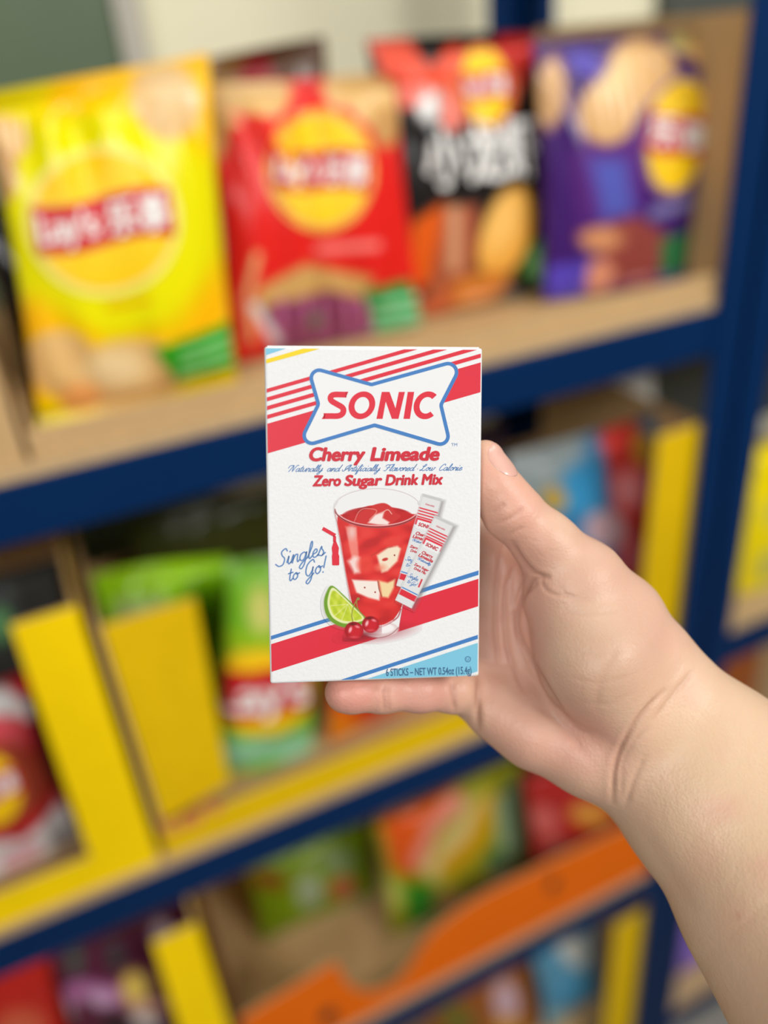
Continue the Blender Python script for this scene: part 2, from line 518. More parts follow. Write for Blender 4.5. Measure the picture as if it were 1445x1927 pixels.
def make_bag(label, corners, Yb, Yt, zs, thick, base, paint, group, nu=60, nv=84, seed=1, yaw=0.0, name='snack_bag', wr=1.0, seals=True):
    rnd = np.random.RandomState(seed)
    xc = at(*np.mean(corners, 0), (Yb + Yt) / 2)[0]
    H = at(*corners[0], Yt)[2] - zs
    k = (Yt - Yb) / max(H, 0.05)
    # plane: y = Yb + k (z - zs) + yaw (x - xc)
    nv_ = np.array([-yaw, 1.0, -k]); c0 = Yb - k * zs - yaw * xc
    def hit(px, py):
        r = ray(px, py); t = (c0 - ORG @ nv_) / (r @ nv_)
        return ORG + r * t
    TL, TR, BR, BL = [hit(*c) for c in corners]
    def ext(A, B):
        d = B - A
        t = (zs + 0.005 - A[2]) / d[2]
        return A + d * t
    BL, BR = ext(TL, BL), ext(TR, BR)
    n = -nrm(nv_)                         # towards the aisle
    quad = np.array([BL, BR, TL, TR])
    def Q(u, v):
        s = (u + 1) / 2
        s, v = s[..., None], v[..., None]
        return (BL * (1 - s) + BR * s) * (1 - v) + (TL * (1 - s) + TR * s) * v
    ph = rnd.rand(12) * 6.28; fq = 2 + rnd.rand(12) * 7
    def bulge(u, v):
        pu = np.clip(1 - np.abs(u) ** 2.4, 0, 1) ** 0.62
        pv = np.clip(np.sin(np.pi * np.clip(v, 0, 1)), 0, 1) ** 0.55
        b = thick / 2 * pu * pv
        e = np.abs(2 * v - 1) ** 2.2 * pu
        wv = np.zeros_like(u)
        for i in range(6):
            wv = wv + np.sin(fq[i] * (u * (1 + 0.35 * np.sin(3 * v + ph[i])) + 0.4 * v) * 2.2 + ph[i]) * 0.0011
        for i in range(6, 10):
            wv = wv + np.sin(fq[i] * 1.3 * v + 1.5 * u + ph[i]) * 0.0006
        return b + wr * wv * (0.35 + 1.6 * e) * np.clip(6 * (1 - np.abs(u)), 0, 1) * np.clip(8 * np.minimum(v, 1 - v), 0, 1)
    V0, V1 = (0.05, 0.95) if seals else (0.0, 1.0)
    def S(u, v, off=0.0, front=True):
        vv = (v - V0) / (V1 - V0)
        sh = 1 - 0.035 * np.sin(np.pi * np.clip(vv, 0, 1))
        b = bulge(u, np.clip(vv, 0, 1))
        return Q(u * sh, v) + n * ((b if front else -b) + (off if front else -off))[..., None]
    cen = Q(np.array(0.0), np.array(0.0))
    e = empty(name, (cen[0], cen[1], zs), label, 'snack bag', group)
    # body : tube around front and back
    uu = np.concatenate([np.linspace(-1, 1, nu + 1)[:-1], np.linspace(1, -1, nu // 2 + 1)[:-1]])
    isf = np.array([True] * nu + [False] * (nu // 2))
    vv = np.linspace(V0, V1, nv + 1)
    U, Vg = np.meshgrid(uu, vv); Fm = np.broadcast_to(isf, U.shape)
    Pf = S(U, Vg, 0, True); Pb = S(U, Vg, 0, False)
    P = np.where(Fm[..., None], Pf, Pb)
    nc = len(uu)
    faces = []
    for j in range(nv):
        for i in range(nc):
            i2 = (i + 1) % nc
            faces.append((j * nc + i, j * nc + i2, (j + 1) * nc + i2, (j + 1) * nc + i))
    faces.append(tuple(range(nc - 1, -1, -1))); faces.append(tuple(nv * nc + i for i in range(nc)))
    px = project(Q(U, Vg)).reshape(-1, 2)
    pt = Paint(px, base); 
    if paint: paint(pt)
    pc = pt.c.copy(); bk = ~Fm.reshape(-1); pc[bk] = np.array(base) * 0.9
    body = mesh_obj('film_body', P.reshape(-1, 3), faces, FILM, e, smooth=True, cols=lin(np.clip(pc, 0, 255)))
    if seals:
        for nm, va, vb in (('bottom_seal', 0.004, V0), ('top_seal', V1, 1.0)):
            m = 48
            us = np.linspace(-1, 1, m + 1); vs = np.array([va, (va + vb) / 2, vb])
            U2, V2 = np.meshgrid(us, vs)
            zig = np.where(np.arange(m + 1) % 2 == 0, 0.0005, -0.0005)[None, :] * np.array([1, 1, 0.3] if nm == 'bottom_seal' else [0.3, 1, 1])[:, None]
            sag = 0.006 * np.sin(2.2 * U2 + ph[0]) * (np.abs(V2 - (V0 if va < 0.5 else V1)) / 0.05)
            PP = Q(U2, V2)
            A = PP + n * (zig + sag + 0.0004)[..., None]; B = PP + n * (zig + sag - 0.0004)[..., None]
            vall = np.concatenate([A.reshape(-1, 3), B.reshape(-1, 3)]); off = A.shape[0] * A.shape[1]
            fc = []
            for j in range(2):
                for i in range(m):
                    a = j * (m + 1) + i
                    fc.append((a, a + 1, a + m + 2, a + m + 1)); fc.append((off + a, off + a + m + 1, off + a + m + 2, off + a + 1))
            p2 = Paint(project(np.concatenate([PP.reshape(-1, 3)] * 2)), base)
            if paint: paint(p2)
            mesh_obj(nm, vall, fc, FILM, e, cols=lin(np.clip(p2.c * 0.93, 0, 255)))
    # homography pixel -> (u, v)
    def px2uv(pts):
        pts = np.asarray(pts, float)
        r = np.stack([(pts[:, 0] - CX) / F, (pts[:, 1] - CY) / F, np.ones(len(pts))], 1) @ RM.T
        t = (c0 - ORG @ nv_) / (r @ nv_)
        W = ORG + r * t[:, None]
        u = np.zeros(len(pts)); v = np.full(len(pts), 0.5)
        for _ in range(12):
            X = Q(u, v); d = W - X
            s = ((u + 1) / 2)[:, None]
            du = 0.5 * ((BR - BL) * (1 - v[:, None]) + (TR - TL) * v[:, None])
            dv = (TL * (1 - s) + TR * s) - (BL * (1 - s) + BR * s)
            a = (du * du).sum(1); b = (du * dv).sum(1); c = (dv * dv).sum(1)
            p = (d * du).sum(1); q = (d * dv).sum(1); det = a * c - b * b
            u = u + (c * p - b * q) / det; v = v + (a * q - b * p) / det
        return u, v
    def decal(nm, V2d, faces2d, col, parent, off, maxlen=None, zc=None):
        bm = bmesh.new()
        vs = [bm.verts.new((p_[0], p_[1], 0 if zc is None else float(zc[i_][0]))) for i_, p_ in enumerate(V2d)]
        for q in faces2d:
            try: bm.faces.new([vs[i] for i in q])
            except ValueError: pass
        bmesh.ops.triangulate(bm, faces=bm.faces)
        ml = maxlen or 30
        for _ in range(4):
            es = [x for x in bm.edges if x.calc_length() > ml]
            if not es: break
            bmesh.ops.subdivide_edges(bm, edges=es, cuts=1, use_grid_fill=False)
            bmesh.ops.triangulate(bm, faces=[f_ for f_ in bm.faces if len(f_.verts) > 3])
        bm.verts.index_update()
        VV = np.array([v.co[:2] for v in bm.verts]); ZZ = np.array([v.co[2] for v in bm.verts]); FF = [tuple(v.index for v in f_.verts) for f_ in bm.faces]
        bm.free()
        u, v = px2uv(VV)
        u = np.clip(u, -0.995, 0.995)
        W = S(u, v, off + ZZ)
        return reg(mesh_obj(nm, W, FF, col, parent, smooth=False))
    B_ = Bag(); B_.e = e; B_.decal = decal
    return B_

def disc(cx, cy, rx, ry, rot=0, rings=5, m=40, r0=0.0):
    V, Fc = [], []
    a = math.radians(rot)
    for k in range(rings + 1):
        r = r0 + (1 - r0) * k / rings
        for i in range(m):
            t = 2 * math.pi * i / m
            x, y = rx * r * math.cos(t), ry * r * math.sin(t)
            V.append((cx + x * math.cos(a) - y * math.sin(a), cy + x * math.sin(a) + y * math.cos(a)))
    for k in range(rings):
        for i in range(m):
            j = (i + 1) % m
            Fc.append((k * m + i, k * m + j, (k + 1) * m + j, (k + 1) * m + i))
    return np.array(V), Fc

YLOGO = ink('logo_yellow', (250, 200, 0)); RLOGO = ink('logo_red', (200, 20, 34)); WLOGO = ink('logo_white', (240, 236, 230)); RIM = ink('logo_rim', (240, 225, 120))
def lays_logo(B, cx, cy, rx, ry, rot, words="Lay's 乐事", rim=(240, 222, 110), yel=YLOGO, ribh=0.36, th=0.30):
    rimm = ink('rim_%d_%d_%d' % rim, rim)
    logo = B.decal('logo', *disc(cx, cy, rx * 1.12, ry * 1.12, rot), rimm, B.e, 0.0012)
    B.decal('sun_disc', *disc(cx, cy, rx, ry, rot), yel, logo, 0.0020)
    a = math.radians(rot); ca, sa = math.cos(a), math.sin(a)
    def T(P):
        P = np.asarray(P, float)
        return np.stack([cx + P[:, 0] * ca - P[:, 1] * sa, cy + P[:, 0] * sa + P[:, 1] * ca], 1)
    n = 20
    xs = np.linspace(-1, 1, n + 1)
    top = np.stack([xs * rx * 1.0, -ry * ribh - 0.07 * ry * np.sin(xs * 3.0)], 1)
    bot = np.stack([xs * rx * 1.0, ry * ribh - 0.07 * ry * np.sin(xs * 3.0)], 1)
    V = np.concatenate([T(top), T(bot)])
    Fc = [(i, i + 1, n + 2 + i, n + 1 + i) for i in range(n)]
    B.decal('ribbon', V, Fc, RLOGO, logo, 0.0028)
    if words:
        p = T([(-rx * 0.94, ry * th * 0.75), (rx * 0.94, ry * th * 0.55)])
        V, Fc = fit_text(words, p[0], p[1], ry * th * 1.35, bold=0.03)
        B.decal('lettering', V, Fc, WLOGO, logo, 0.0036, zc=copies(V, 0.00004))
    return logo

CHIP = (222, 178, 112); CHIPD = (196, 146, 84); CHIPL = (236, 205, 150)
GA = 'snack bags standing on the upper shelf'
# yellow bag
def p_yellow(p):
    p.poly([(120, 60), (420, 60), (420, 300), (300, 240), (180, 260), (100, 330), (90, 200)], (250, 190, 0), soft=40)
    p.ell(190, 415, 215, 205, (232, 222, 0), soft=30)
    p.poly([(-40, 600), (60, 560), (200, 640), (330, 610), (430, 480), (460, 700), (300, 720), (50, 760)], (250, 182, 0), soft=50)
    p.ell(310, 190, 78, 66, CHIP, rot=70, soft=12); p.ell(318, 182, 52, 44, (226, 190, 136), rot=70, soft=26)
    p.ell(0, 265, 52, 48, CHIP, soft=14); p.ell(-10, 330, 40, 60, CHIPD, soft=14)
    p.ell(110, 680, 70, 62, CHIP, rot=20, soft=14); p.ell(230, 705, 130, 70, CHIP, rot=-6, soft=14); p.ell(215, 690, 60, 36, CHIPL, soft=30)
    p.ell(150, 745, 40, 30, (232, 160, 90), soft=14)
    p.poly([(282, 652), (440, 600), (452, 690), (330, 715)], (38, 150, 20), soft=8)
    for y in (645, 668, 690):
        p.line([(335, y + 14), (432, y - 14)], 9, (150, 205, 140), soft=6)
    p.line([(196, 575), (272, 560)], 8, (220, 150, 0), soft=5)
B = make_bag('yellow crisp bag with large round logo, leftmost of the row on upper shelf', [(-32, 178), (392, 98), (445, 700), (70, 795)], 0.800, 0.835, SHELF[0] + 0.004, 0.056, (230, 208, 0), p_yellow, GA, seed=3, wr=1.7, nu=80, nv=110)
lays_logo(B, 188, 415, 132, 124, -7)
# red bag
def p_red(p):
    p.ell(450, 190, 110, 48, CHIP, rot=-8, soft=10); p.ell(395, 240, 30, 70, CHIPD, soft=12)
    p.ell(690, 190, 90, 52, CHIP, rot=20, soft=10); p.ell(720, 240, 30, 40, CHIPD, soft=12)
    p.poly([(430, 210), (520, 230), (560, 150), (600, 240), (640, 200), (690, 260), (640, 300), (500, 300)], (232, 42, 30), soft=12)
    p.line([(470, 480), (455, 560), (470, 640)], 14, (232, 180, 120), soft=10)
    p.poly([(470, 545), (560, 495), (690, 520), (690, 560), (480, 600)], (205, 160, 92), soft=14)
    p.poly([(490, 575), (610, 545), (710, 570), (730, 660), (520, 700)], (122, 52, 84), soft=12)
    for x in (520, 560, 600, 645, 680):
        p.line([(x, 562), (x + 12, 650)], 10, (190, 110, 150), soft=8)
    p.ell(588, 600, 14, 14, (50, 90, 40), soft=8)
    p.poly([(676, 545), (770, 525), (800, 620), (715, 640)], (36, 140, 60), soft=8)
    for y in (565, 590, 615):
        p.line([(705, y + 4), (785, y - 8)], 9, (170, 220, 180), soft=6)
    p.line([(585, 468), (700, 460)], 16, (244, 130, 120), soft=8)
    p.line([(470, 575), (520, 645)], 18, (206, 200, 200), soft=8)
B = make_bag('red crisp bag with round logo and purple picture, second of the row on upper shelf', [(383, 158), (742, 138), (800, 640), (440, 750)], 0.868, 0.905, SHELF[0] + 0.004, 0.054, (222, 34, 28), p_red, GA, seed=8, wr=1.6, nu=80, nv=100)
lays_logo(B, 590, 322, 92, 102, 5, rim=(238, 170, 80))
# black bag
def p_black(p):
    p.poly([(690, 70), (770, 70), (800, 130), (850, 80), (890, 110), (830, 200), (740, 210)], (226, 74, 42), soft=12)
    p.poly([(930, 70), (1010, 70), (990, 140), (950, 200), (920, 130)], (190, 40, 30), soft=12)
    p.poly([(800, 160), (860, 170), (850, 250), (815, 250)], (220, 82, 50), soft=10)
    p.poly([(765, 200), (815, 165), (815, 225), (775, 235)], (200, 195, 190), soft=10)
    p.ell(900, 170, 62, 78, (214, 96, 40), soft=12)
    p.poly([(760, 420), (815, 380), (830, 520), (755, 560)], (222, 92, 22), soft=16)
    p.poly([(815, 390), (880, 385), (880, 540), (830, 600), (800, 560)], (168, 88, 60), soft=14)
    p.line([(835, 400), (840, 500)], 26, (206, 150, 110), soft=14)
    p.ell(940, 440, 52, 92, (236, 168, 70), rot=22, soft=14); p.ell(930, 420, 30, 60, (246, 190, 100), rot=22, soft=24)
    p.ell(890, 545, 70, 30, (214, 130, 50), rot=-15, soft=14)
    p.poly([(985, 460), (1030, 440), (1032, 520), (970, 520)], (70, 150, 60), soft=10)
    p.line([(1000, 480), (1012, 520)], 22, (150, 200, 150), soft=8)
    p.poly([(750, 580), (850, 540), (850, 640), (790, 640)], (190, 90, 50), soft=16)
B = make_bag('black snack bag with big white characters, third of the row on upper shelf', [(690, 72), (1012, 60), (1035, 560), (745, 640)], 0.885, 0.93, SHELF[0] + 0.004, 0.050, (26, 22, 20), p_black, GA, seed=12, nu=80, nv=100)
lg = lays_logo(B, 900, 165, 44, 74, 2, rim=(226, 110, 60), ribh=0.34)
V, Fc = fit_text('小龙虾', (785, 348), (1008, 320), 86, bold=0.03)
B.decal('lettering', V, Fc, WLOGO, B.e, 0.0016, zc=copies(V, 0.00004))
# purple bag
def p_purple(p):
    p.ell(1030, 175, 28, 70, (214, 168, 116), rot=8, soft=12)
    p.poly([(1110, 210), (1220, 230), (1190, 400), (1080, 420), (1060, 300)], (92, 40, 120), soft=40)
    p.poly([(1090, 300), (1160, 300), (1180, 400), (1120, 420)], (86, 92, 180), soft=30)
    p.ell(1128, 215, 54, 60, (216, 168, 108), rot=20, soft=12); p.ell(1205, 130, 62, 60, (228, 182, 122), rot=35, soft=12)
    p.line([(1130, 215), (1205, 130)], 92, (222, 174, 114), soft=12); p.ell(1150, 150, 30, 50, (240, 206, 150), rot=40, soft=30)
    p.poly([(1250, 60), (1370, 50), (1360, 150), (1310, 130), (1260, 90)], (216, 168, 100), soft=14)
    p.ell(1275, 80, 24, 16, (226, 210, 130), soft=10)
    p.ell(1095, 120, 34, 26, (96, 90, 190), rot=20, soft=16, op=0.8)
    p.poly([(1070, 440), (1180, 405), (1250, 440), (1230, 540), (1150, 540), (1120, 480)], (150, 70, 62), soft=14)
    p.ell(1120, 450, 40, 24, (214, 146, 100), soft=14); p.ell(1120, 520, 34, 32, (224, 150, 116), soft=14)
    p.poly([(1028, 500), (1100, 490), (1100, 570), (1030, 575)], (88, 72, 190), soft=14)
    p.poly([(1235, 450), (1300, 430), (1290, 510), (1240, 520)], (50, 120, 70), soft=12)
    p.line([(1220, 400), (1290, 380)], 26, (120, 112, 160), soft=10)
B = make_bag('purple snack bag with peanut picture beside the right tray wall on upper shelf', [(1004, 78), (1362, 52), (1290, 530), (1024, 585)], 0.822, 0.862, SHELF[0] + 0.004, 0.044, (64, 28, 104), p_purple, GA, seed=21, nu=80, nv=100, yaw=-0.2)
lays_logo(B, 1263, 256, 62, 104, 12, rim=(150, 110, 130), words='乐事')
# bags behind
def p_br(p):
    p.poly([(440, 120), (500, 100), (520, 160), (450, 170)], (130, 24, 30), soft=14)
    p.poly([(380, 100), (470, 90), (440, 160), (380, 180)], (120, 84, 44), soft=20)
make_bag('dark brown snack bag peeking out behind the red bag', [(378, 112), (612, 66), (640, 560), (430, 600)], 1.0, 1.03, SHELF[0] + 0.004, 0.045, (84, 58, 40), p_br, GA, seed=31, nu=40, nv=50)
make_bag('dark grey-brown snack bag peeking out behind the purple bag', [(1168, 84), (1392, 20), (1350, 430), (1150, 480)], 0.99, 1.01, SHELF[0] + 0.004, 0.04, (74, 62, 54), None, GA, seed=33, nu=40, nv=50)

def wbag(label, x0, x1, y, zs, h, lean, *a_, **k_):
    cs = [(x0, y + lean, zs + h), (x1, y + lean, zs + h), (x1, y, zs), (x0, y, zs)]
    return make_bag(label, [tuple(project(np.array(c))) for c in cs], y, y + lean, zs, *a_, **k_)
wbag('added black bag standing in for shade left of the yellow bag at the photo edge', -0.018, 0.15, 0.935, SHELF[0] + 0.004, 0.19, 0.02, 0.05, (20, 16, 13), None, GA, seed=35, nu=30, nv=40)  # invented bag, its near-black colour puts shade into the gap
GB = 'snack bags standing on the middle shelf'
zb = SHELF[1] + 0.004
def p_rw(p):
    p.poly([(-200, 1280), (10, 1290), (60, 1320), (60, 1345), (-200, 1345)], (222, 218, 214), soft=14)
    p.poly([(-200, 1340), (38, 1335), (60, 1390), (-200, 1395)], (226, 84, 92), soft=12)
    p.ell(5, 1460, 92, 84, (158, 60, 40), soft=14)
    p.poly([(-200, 1545), (40, 1545), (110, 1490), (170, 1560), (180, 1680), (-200, 1700)], (226, 222, 220), soft=20)
    p.poly([(-200, 1520), (30, 1540), (95, 1480), (110, 1500), (45, 1562), (-200, 1562)], (190, 34, 44), soft=8)
    for y in (1600, 1628):
        p.line([(10, y), (70, y - 26)], 12, (226, 150, 160), soft=8)
    p.poly([(95, 1560), (150, 1540), (175, 1620), (110, 1640)], (150, 146, 146), soft=30)
    p.poly([(50, 1300), (120, 1320), (160, 1500), (112, 1480), (70, 1380)], (26, 22, 24), soft=10)
B = make_bag('red, white and black crisp bag inside the bright yellow carton on middle shelf', [(-215, 1340), (62, 1262), (165, 1625), (-120, 1740)], 0.83, 0.86, zb, 0.055, (176, 26, 32), p_rw, GB, seed=41)
lays_logo(B, -22, 1462, 62, 66, -20, rim=(190, 90, 40))
def p_gr(p):
    p.poly([(170, 1060), (430, 1030), (430, 1110), (170, 1100)], (170, 225, 30), soft=20)
    p.poly([(210, 1120), (310, 1108), (318, 1160), (216, 1168)], (196, 226, 140), soft=16)
    p.poly([(330, 1100), (440, 1060), (450, 1240), (400, 1240)], (130, 200, 16), soft=30)
B = make_bag('lime green snack bag standing behind the folded ochre flap', [(172, 1082), (428, 1042), (470, 1420), (245, 1450)], 0.955, 0.965, zb, 0.06, (150, 215, 16), p_gr, GB, seed=44)
def p_gl(p):
    p.ell(485, 1140, 26, 44, (206, 204, 110), soft=16)
    p.line([(480, 1040), (520, 1035)], 26, (180, 190, 170), soft=12)
    p.poly([(395, 1180), (600, 1180), (600, 1215), (395, 1222)], (150, 190, 30), soft=10)
    p.poly([(395, 1385), (590, 1370), (590, 1430), (400, 1445)], (146, 204, 160), soft=16)
    p.ell(520, 1450, 40, 20, (96, 176, 10), soft=14); p.ell(455, 1480, 44, 26, (232, 196, 84), soft=14)
B = make_bag('green crisp bag with red and white logo behind the drink carton', [(428, 1062), (608, 1020), (585, 1470), (402, 1505)], 0.828, 0.86, zb, 0.05, (120, 182, 40), p_gl, GB, seed=47)
lays_logo(B, 486, 1288, 92, 74, -6, words="Lay's", rim=(230, 190, 40), ribh=0.62, th=0.6)
def p_or(p):
    p.ell(640, 1360, 60, 40, (216, 120, 20), soft=20); p.ell(730, 1350, 50, 34, (196, 40, 24), soft=20); p.ell(800, 1340, 50, 30, (226, 150, 40), soft=20)
    p.ell(660, 1310, 40, 30, (220, 70, 30), soft=20)
make_bag('orange and red snack bag showing under the little finger', [(612, 1010), (850, 980), (880, 1370), (618, 1425)], 0.83, 0.86, zb, 0.045, (196, 74, 24), p_or, GB, seed=51)
def p_bl(p):
    p.poly([(940, 830), (1110, 800), (1080, 900), (960, 950)], (150, 160, 160), soft=30)
    p.poly([(1060, 880), (1130, 860), (1110, 960), (1020, 960)], (60, 150, 200), soft=24)
    p.poly([(1125, 810), (1180, 770), (1205, 800), (1225, 1090), (1150, 1090)], (214, 62, 54), soft=16)
    p.ell(1170, 915, 30, 36, (232, 140, 140), soft=16); p.ell(1190, 1040, 34, 36, (236, 120, 130), soft=20)
    p.ell(1208, 842, 24, 34, (212, 164, 60), soft=12); p.ell(1030, 935, 24, 22, (200, 160, 60), soft=12)
    p.ell(1125, 990, 40, 36, (208, 170, 176), soft=16)
    p.poly([(1190, 780), (1245, 770), (1240, 830), (1210, 810)], (40, 110, 150), soft=12)
make_bag('blue and grey snack bag with a red column of print above the thumb', [(955, 862), (1250, 768), (1240, 1110), (960, 1190)], 0.822, 0.872, zb, 0.04, (62, 118, 160), p_bl, GB, seed=57)
make_bag('small white pouch tucked behind the blue bag under the upper beam', [(1128, 712), (1228, 690), (1240, 1010), (1130, 1050)], 1.03, 1.04, zb, 0.05, (222, 220, 212), None, GB, seed=59, nu=30, nv=40, seals=False)
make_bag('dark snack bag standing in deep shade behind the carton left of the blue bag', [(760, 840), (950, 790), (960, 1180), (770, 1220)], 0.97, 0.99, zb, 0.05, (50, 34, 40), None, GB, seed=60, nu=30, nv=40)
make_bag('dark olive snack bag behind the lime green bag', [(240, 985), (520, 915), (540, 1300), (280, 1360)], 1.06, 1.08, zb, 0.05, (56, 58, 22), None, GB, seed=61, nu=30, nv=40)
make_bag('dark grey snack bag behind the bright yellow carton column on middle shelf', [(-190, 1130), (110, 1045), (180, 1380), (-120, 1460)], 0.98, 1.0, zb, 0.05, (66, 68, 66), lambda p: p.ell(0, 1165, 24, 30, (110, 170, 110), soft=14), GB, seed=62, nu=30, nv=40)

GC = 'snack bags standing on the lower shelf'
zc = SHELF[2] + 0.004
make_bag('red snack bag at the left bottom corner of the photo', [(-190, 1860), (92, 1790), (190, 2130), (-90, 2200)], 0.86, 0.88, zc, 0.05, (186, 36, 26), lambda p: p.ell(40, 1910, 50, 30, (200, 90, 60), soft=20), GC, seed=71)
def p_pl(p):
    p.line([(150, 1760), (220, 1740), (280, 1720)], 26, (112, 40, 72), soft=14); p.line([(120, 1880), (150, 1840), (215, 1850)], 30, (168, 96, 146), soft=14)
    p.ell(305, 1748, 22, 20, (176, 160, 164), soft=10); p.ell(185, 1858, 30, 16, (190, 150, 180), soft=12)
    p.ell(115, 1905, 18, 30, (206, 196, 200), soft=14); p.ell(270, 1895, 34, 16, (206, 200, 190), rot=25, soft=14)
    p.ell(215, 1905, 30, 22, (40, 24, 30), soft=14); p.ell(215, 1790, 16, 20, (60, 60, 60), soft=12); p.ell(140, 1800, 14, 30, (60, 70, 60), soft=12)
    p.ell(250, 1835, 26, 30, (234, 200, 90), soft=14); p.ell(275, 1866, 36, 12, (220, 170, 140), soft=12)
make_bag('plum coloured snack bag with pale swirls behind the yellow carton column on lower shelf', [(95, 1800), (352, 1690), (440, 2010), (180, 2110)], 0.84, 0.86, zc, 0.05, (84, 30, 52), p_pl, GC, seed=74)
def p_ol(p):
    p.ell(500, 1650, 30, 14, (130, 60, 20), soft=14); p.ell(575, 1665, 26, 36, (150, 160, 130), soft=16); p.ell(640, 1660, 30, 24, (170, 90, 60), soft=14)
    p.ell(630, 1610, 36, 24, (120, 136, 90), soft=16)
make_bag('olive green snack bag lying back in the orange tray', [(455, 1622), (690, 1545), (720, 1740), (500, 1800)], 0.95, 1.0, zc, 0.05, (112, 136, 16), p_ol, GC, seed=77)
def p_no(p):
    p.poly([(715, 1540), (860, 1480), (760, 1640), (730, 1630)], (226, 88, 22), soft=14)
    p.line([(770, 1610), (800, 1550), (860, 1500)], 24, (226, 140, 120), soft=12)
    p.line([(800, 1620), (840, 1570), (900, 1510)], 36, (214, 186, 120), soft=12)
    p.line([(830, 1615), (880, 1570), (920, 1500)], 34, (204, 154, 24), soft=12)
    p.poly([(920, 1500), (980, 1450), (990, 1600), (930, 1600)], (140, 164, 124), soft=16)
    p.ell(925, 1600, 26, 18, (70, 116, 70), soft=14); p.ell(945, 1640, 40, 26, (180, 184, 180), soft=14)
    p.poly([(750, 1650), (810, 1650), (830, 1710), (780, 1745), (758, 1720)], (44, 132, 34), soft=12)
    p.ell(835, 1680, 28, 22, (220, 156, 110), soft=12); p.ell(720, 1680, 28, 32, (186, 190, 90), soft=14)
make_bag('orange and green snack bag with yellow noodle picture in the orange tray', [(702, 1545), (975, 1435), (1000, 1650), (735, 1770)], 0.86, 0.88, zc, 0.05, (150, 150, 30), p_no, GC, seed=79)
make_bag('red snack bag with pale yellow print at the far end of the orange tray', [(985, 1462), (1195, 1385), (1215, 1560), (1000, 1640)], 0.80, 0.815, zc, 0.04, (168, 34, 30), lambda p: (p.ell(1015, 1540, 26, 30, (196, 90, 84), soft=14), p.ell(1100, 1520, 40, 20, (214, 150, 60), soft=14), p.ell(1050, 1590, 40, 24, (156, 80, 70), soft=14)), GC, seed=83)
GD = 'snack bags standing on the bottom shelf'
zd = SHELF[3] + 0.004
make_bag('brown and pink snack bag under the orange tray on bottom shelf', [(790, 1885), (985, 1800), (1040, 1990), (850, 2080)], 0.85, 0.87, zd, 0.05, (150, 84, 30), lambda p: (p.ell(945, 1870, 26, 34, (206, 170, 180), soft=14), p.ell(945, 1915, 30, 20, (224, 160, 60), soft=14), p.ell(850, 1905, 30, 24, (110, 104, 30), soft=16)), GD, seed=91)
make_bag('light blue and white snack bag under the orange tray on bottom shelf', [(1000, 1790), (1118, 1735), (1140, 1940), (1035, 2000)], 0.84, 0.86, zd, 0.05, (90, 150, 180), lambda p: (p.ell(1075, 1775, 30, 30, (206, 206, 196), soft=14), p.ell(1070, 1850, 40, 20, (70, 150, 190), soft=14), p.ell(1060, 1910, 40, 20, (150, 190, 190), soft=14)), GD, seed=93)
GE = 'snack bags on the second rack'
wbag('yellow snack bag on the second rack at the right photo edge', 0.925, 1.11, 0.80, SHELF[1], 0.27, 0.02, 0.05, (240, 214, 0), lambda p: (p.ell(1440, 960, 30, 30, (214, 196, 60), soft=14), p.ell(1436, 1060, 26, 40, (206, 196, 90), soft=14), p.ell(1436, 1120, 40, 20, (246, 226, 0), soft=14)), GE, seed=95)
wbag('orange brown snack bag under the second rack beam at the right photo edge', 0.93, 1.12, 0.86, SHELF[2], 0.30, 0.02, 0.05, (150, 80, 34), None, GE, seed=96, nu=30, nv=40)
wbag('violet snack bag with pink print on the second rack beside the forearm', 0.900, 1.08, 0.80, SHELF[3], 0.24, 0.03, 0.05, (140, 104, 196), lambda p: (p.ell(1320, 1830, 34, 24, (180, 156, 226), soft=14), p.ell(1290, 1890, 26, 24, (190, 150, 130), soft=14), p.ell(1350, 1900, 40, 20, (168, 70, 120), soft=14)), GE, seed=97)
# ------------------------------------------------------------------ the drink-mix carton
BW, BHT, BD = 0.074, 0.1156, 0.029
_ex = nrm([0.99421, -0.01387, 0.10652])
_ey = np.array([0.00486, 0.99019, 0.10986]); _ey = nrm(_ey - _ex * _ex.dot(_ey))
_ez = np.cross(_ex, _ey)                                   # into depth
_bo = np.array([-0.03985, -0.05505, 0.27605])              # top-left front corner, camera frame
BR3 = np.stack([_ex, _ey, _ez], 1)
def boxcam(x, y, z):
    return _bo + BR3 @ np.array([x, y, z])
def boxw(P):
    P = np.asarray(P, float)
    return cam2world(P @ BR3.T + _bo)
_nw = RM @ _ez
def px2box(P):
    P = np.asarray(P, float)
    d = np.stack([(P[:, 0] - CX) / F, (P[:, 1] - CY) / F, np.ones(len(P))], 1)
    t = (_bo @ _ez) / (d @ _ez)
    q = (d * t[:, None] - _bo) @ BR3
    return q[:, :2]
def A2(P):
    P = np.asarray(P, float); return px2box(np.stack([480 + 0.31142 * P[:, 0], 640 + 0.31142 * P[:, 1]], 1))
def B2(P):
    P = np.asarray(P, float); return px2box(np.stack([480 + 0.31142 * P[:, 0], 900 + 0.31142 * P[:, 1]], 1))

base_pt = boxw([[BW / 2, BHT, BD / 2]])[0]
carton = empty('drink_mix_carton', base_pt, 'small white carton of cherry limeade drink mix held in the hand', 'carton')
CARD = mat('white_carton_board', board((240, 240, 240)), rough=0.55, spec=0.35, noise=0.02, nscale=900, bump=0.12, bscale=900)
v, f = boxgeo(0, BW, 0, BHT, 0, BD)
cb = mesh_obj('carton_body', boxw(v), f, CARD, carton)
bm = bmesh.new(); bm.from_mesh(cb.data); bmesh.ops.recalc_face_normals(bm, faces=bm.faces); bm.to_mesh(cb.data); bm.free()
bv = cb.modifiers.new('bevel', 'BEVEL'); bv.width = 0.0009; bv.segments = 3
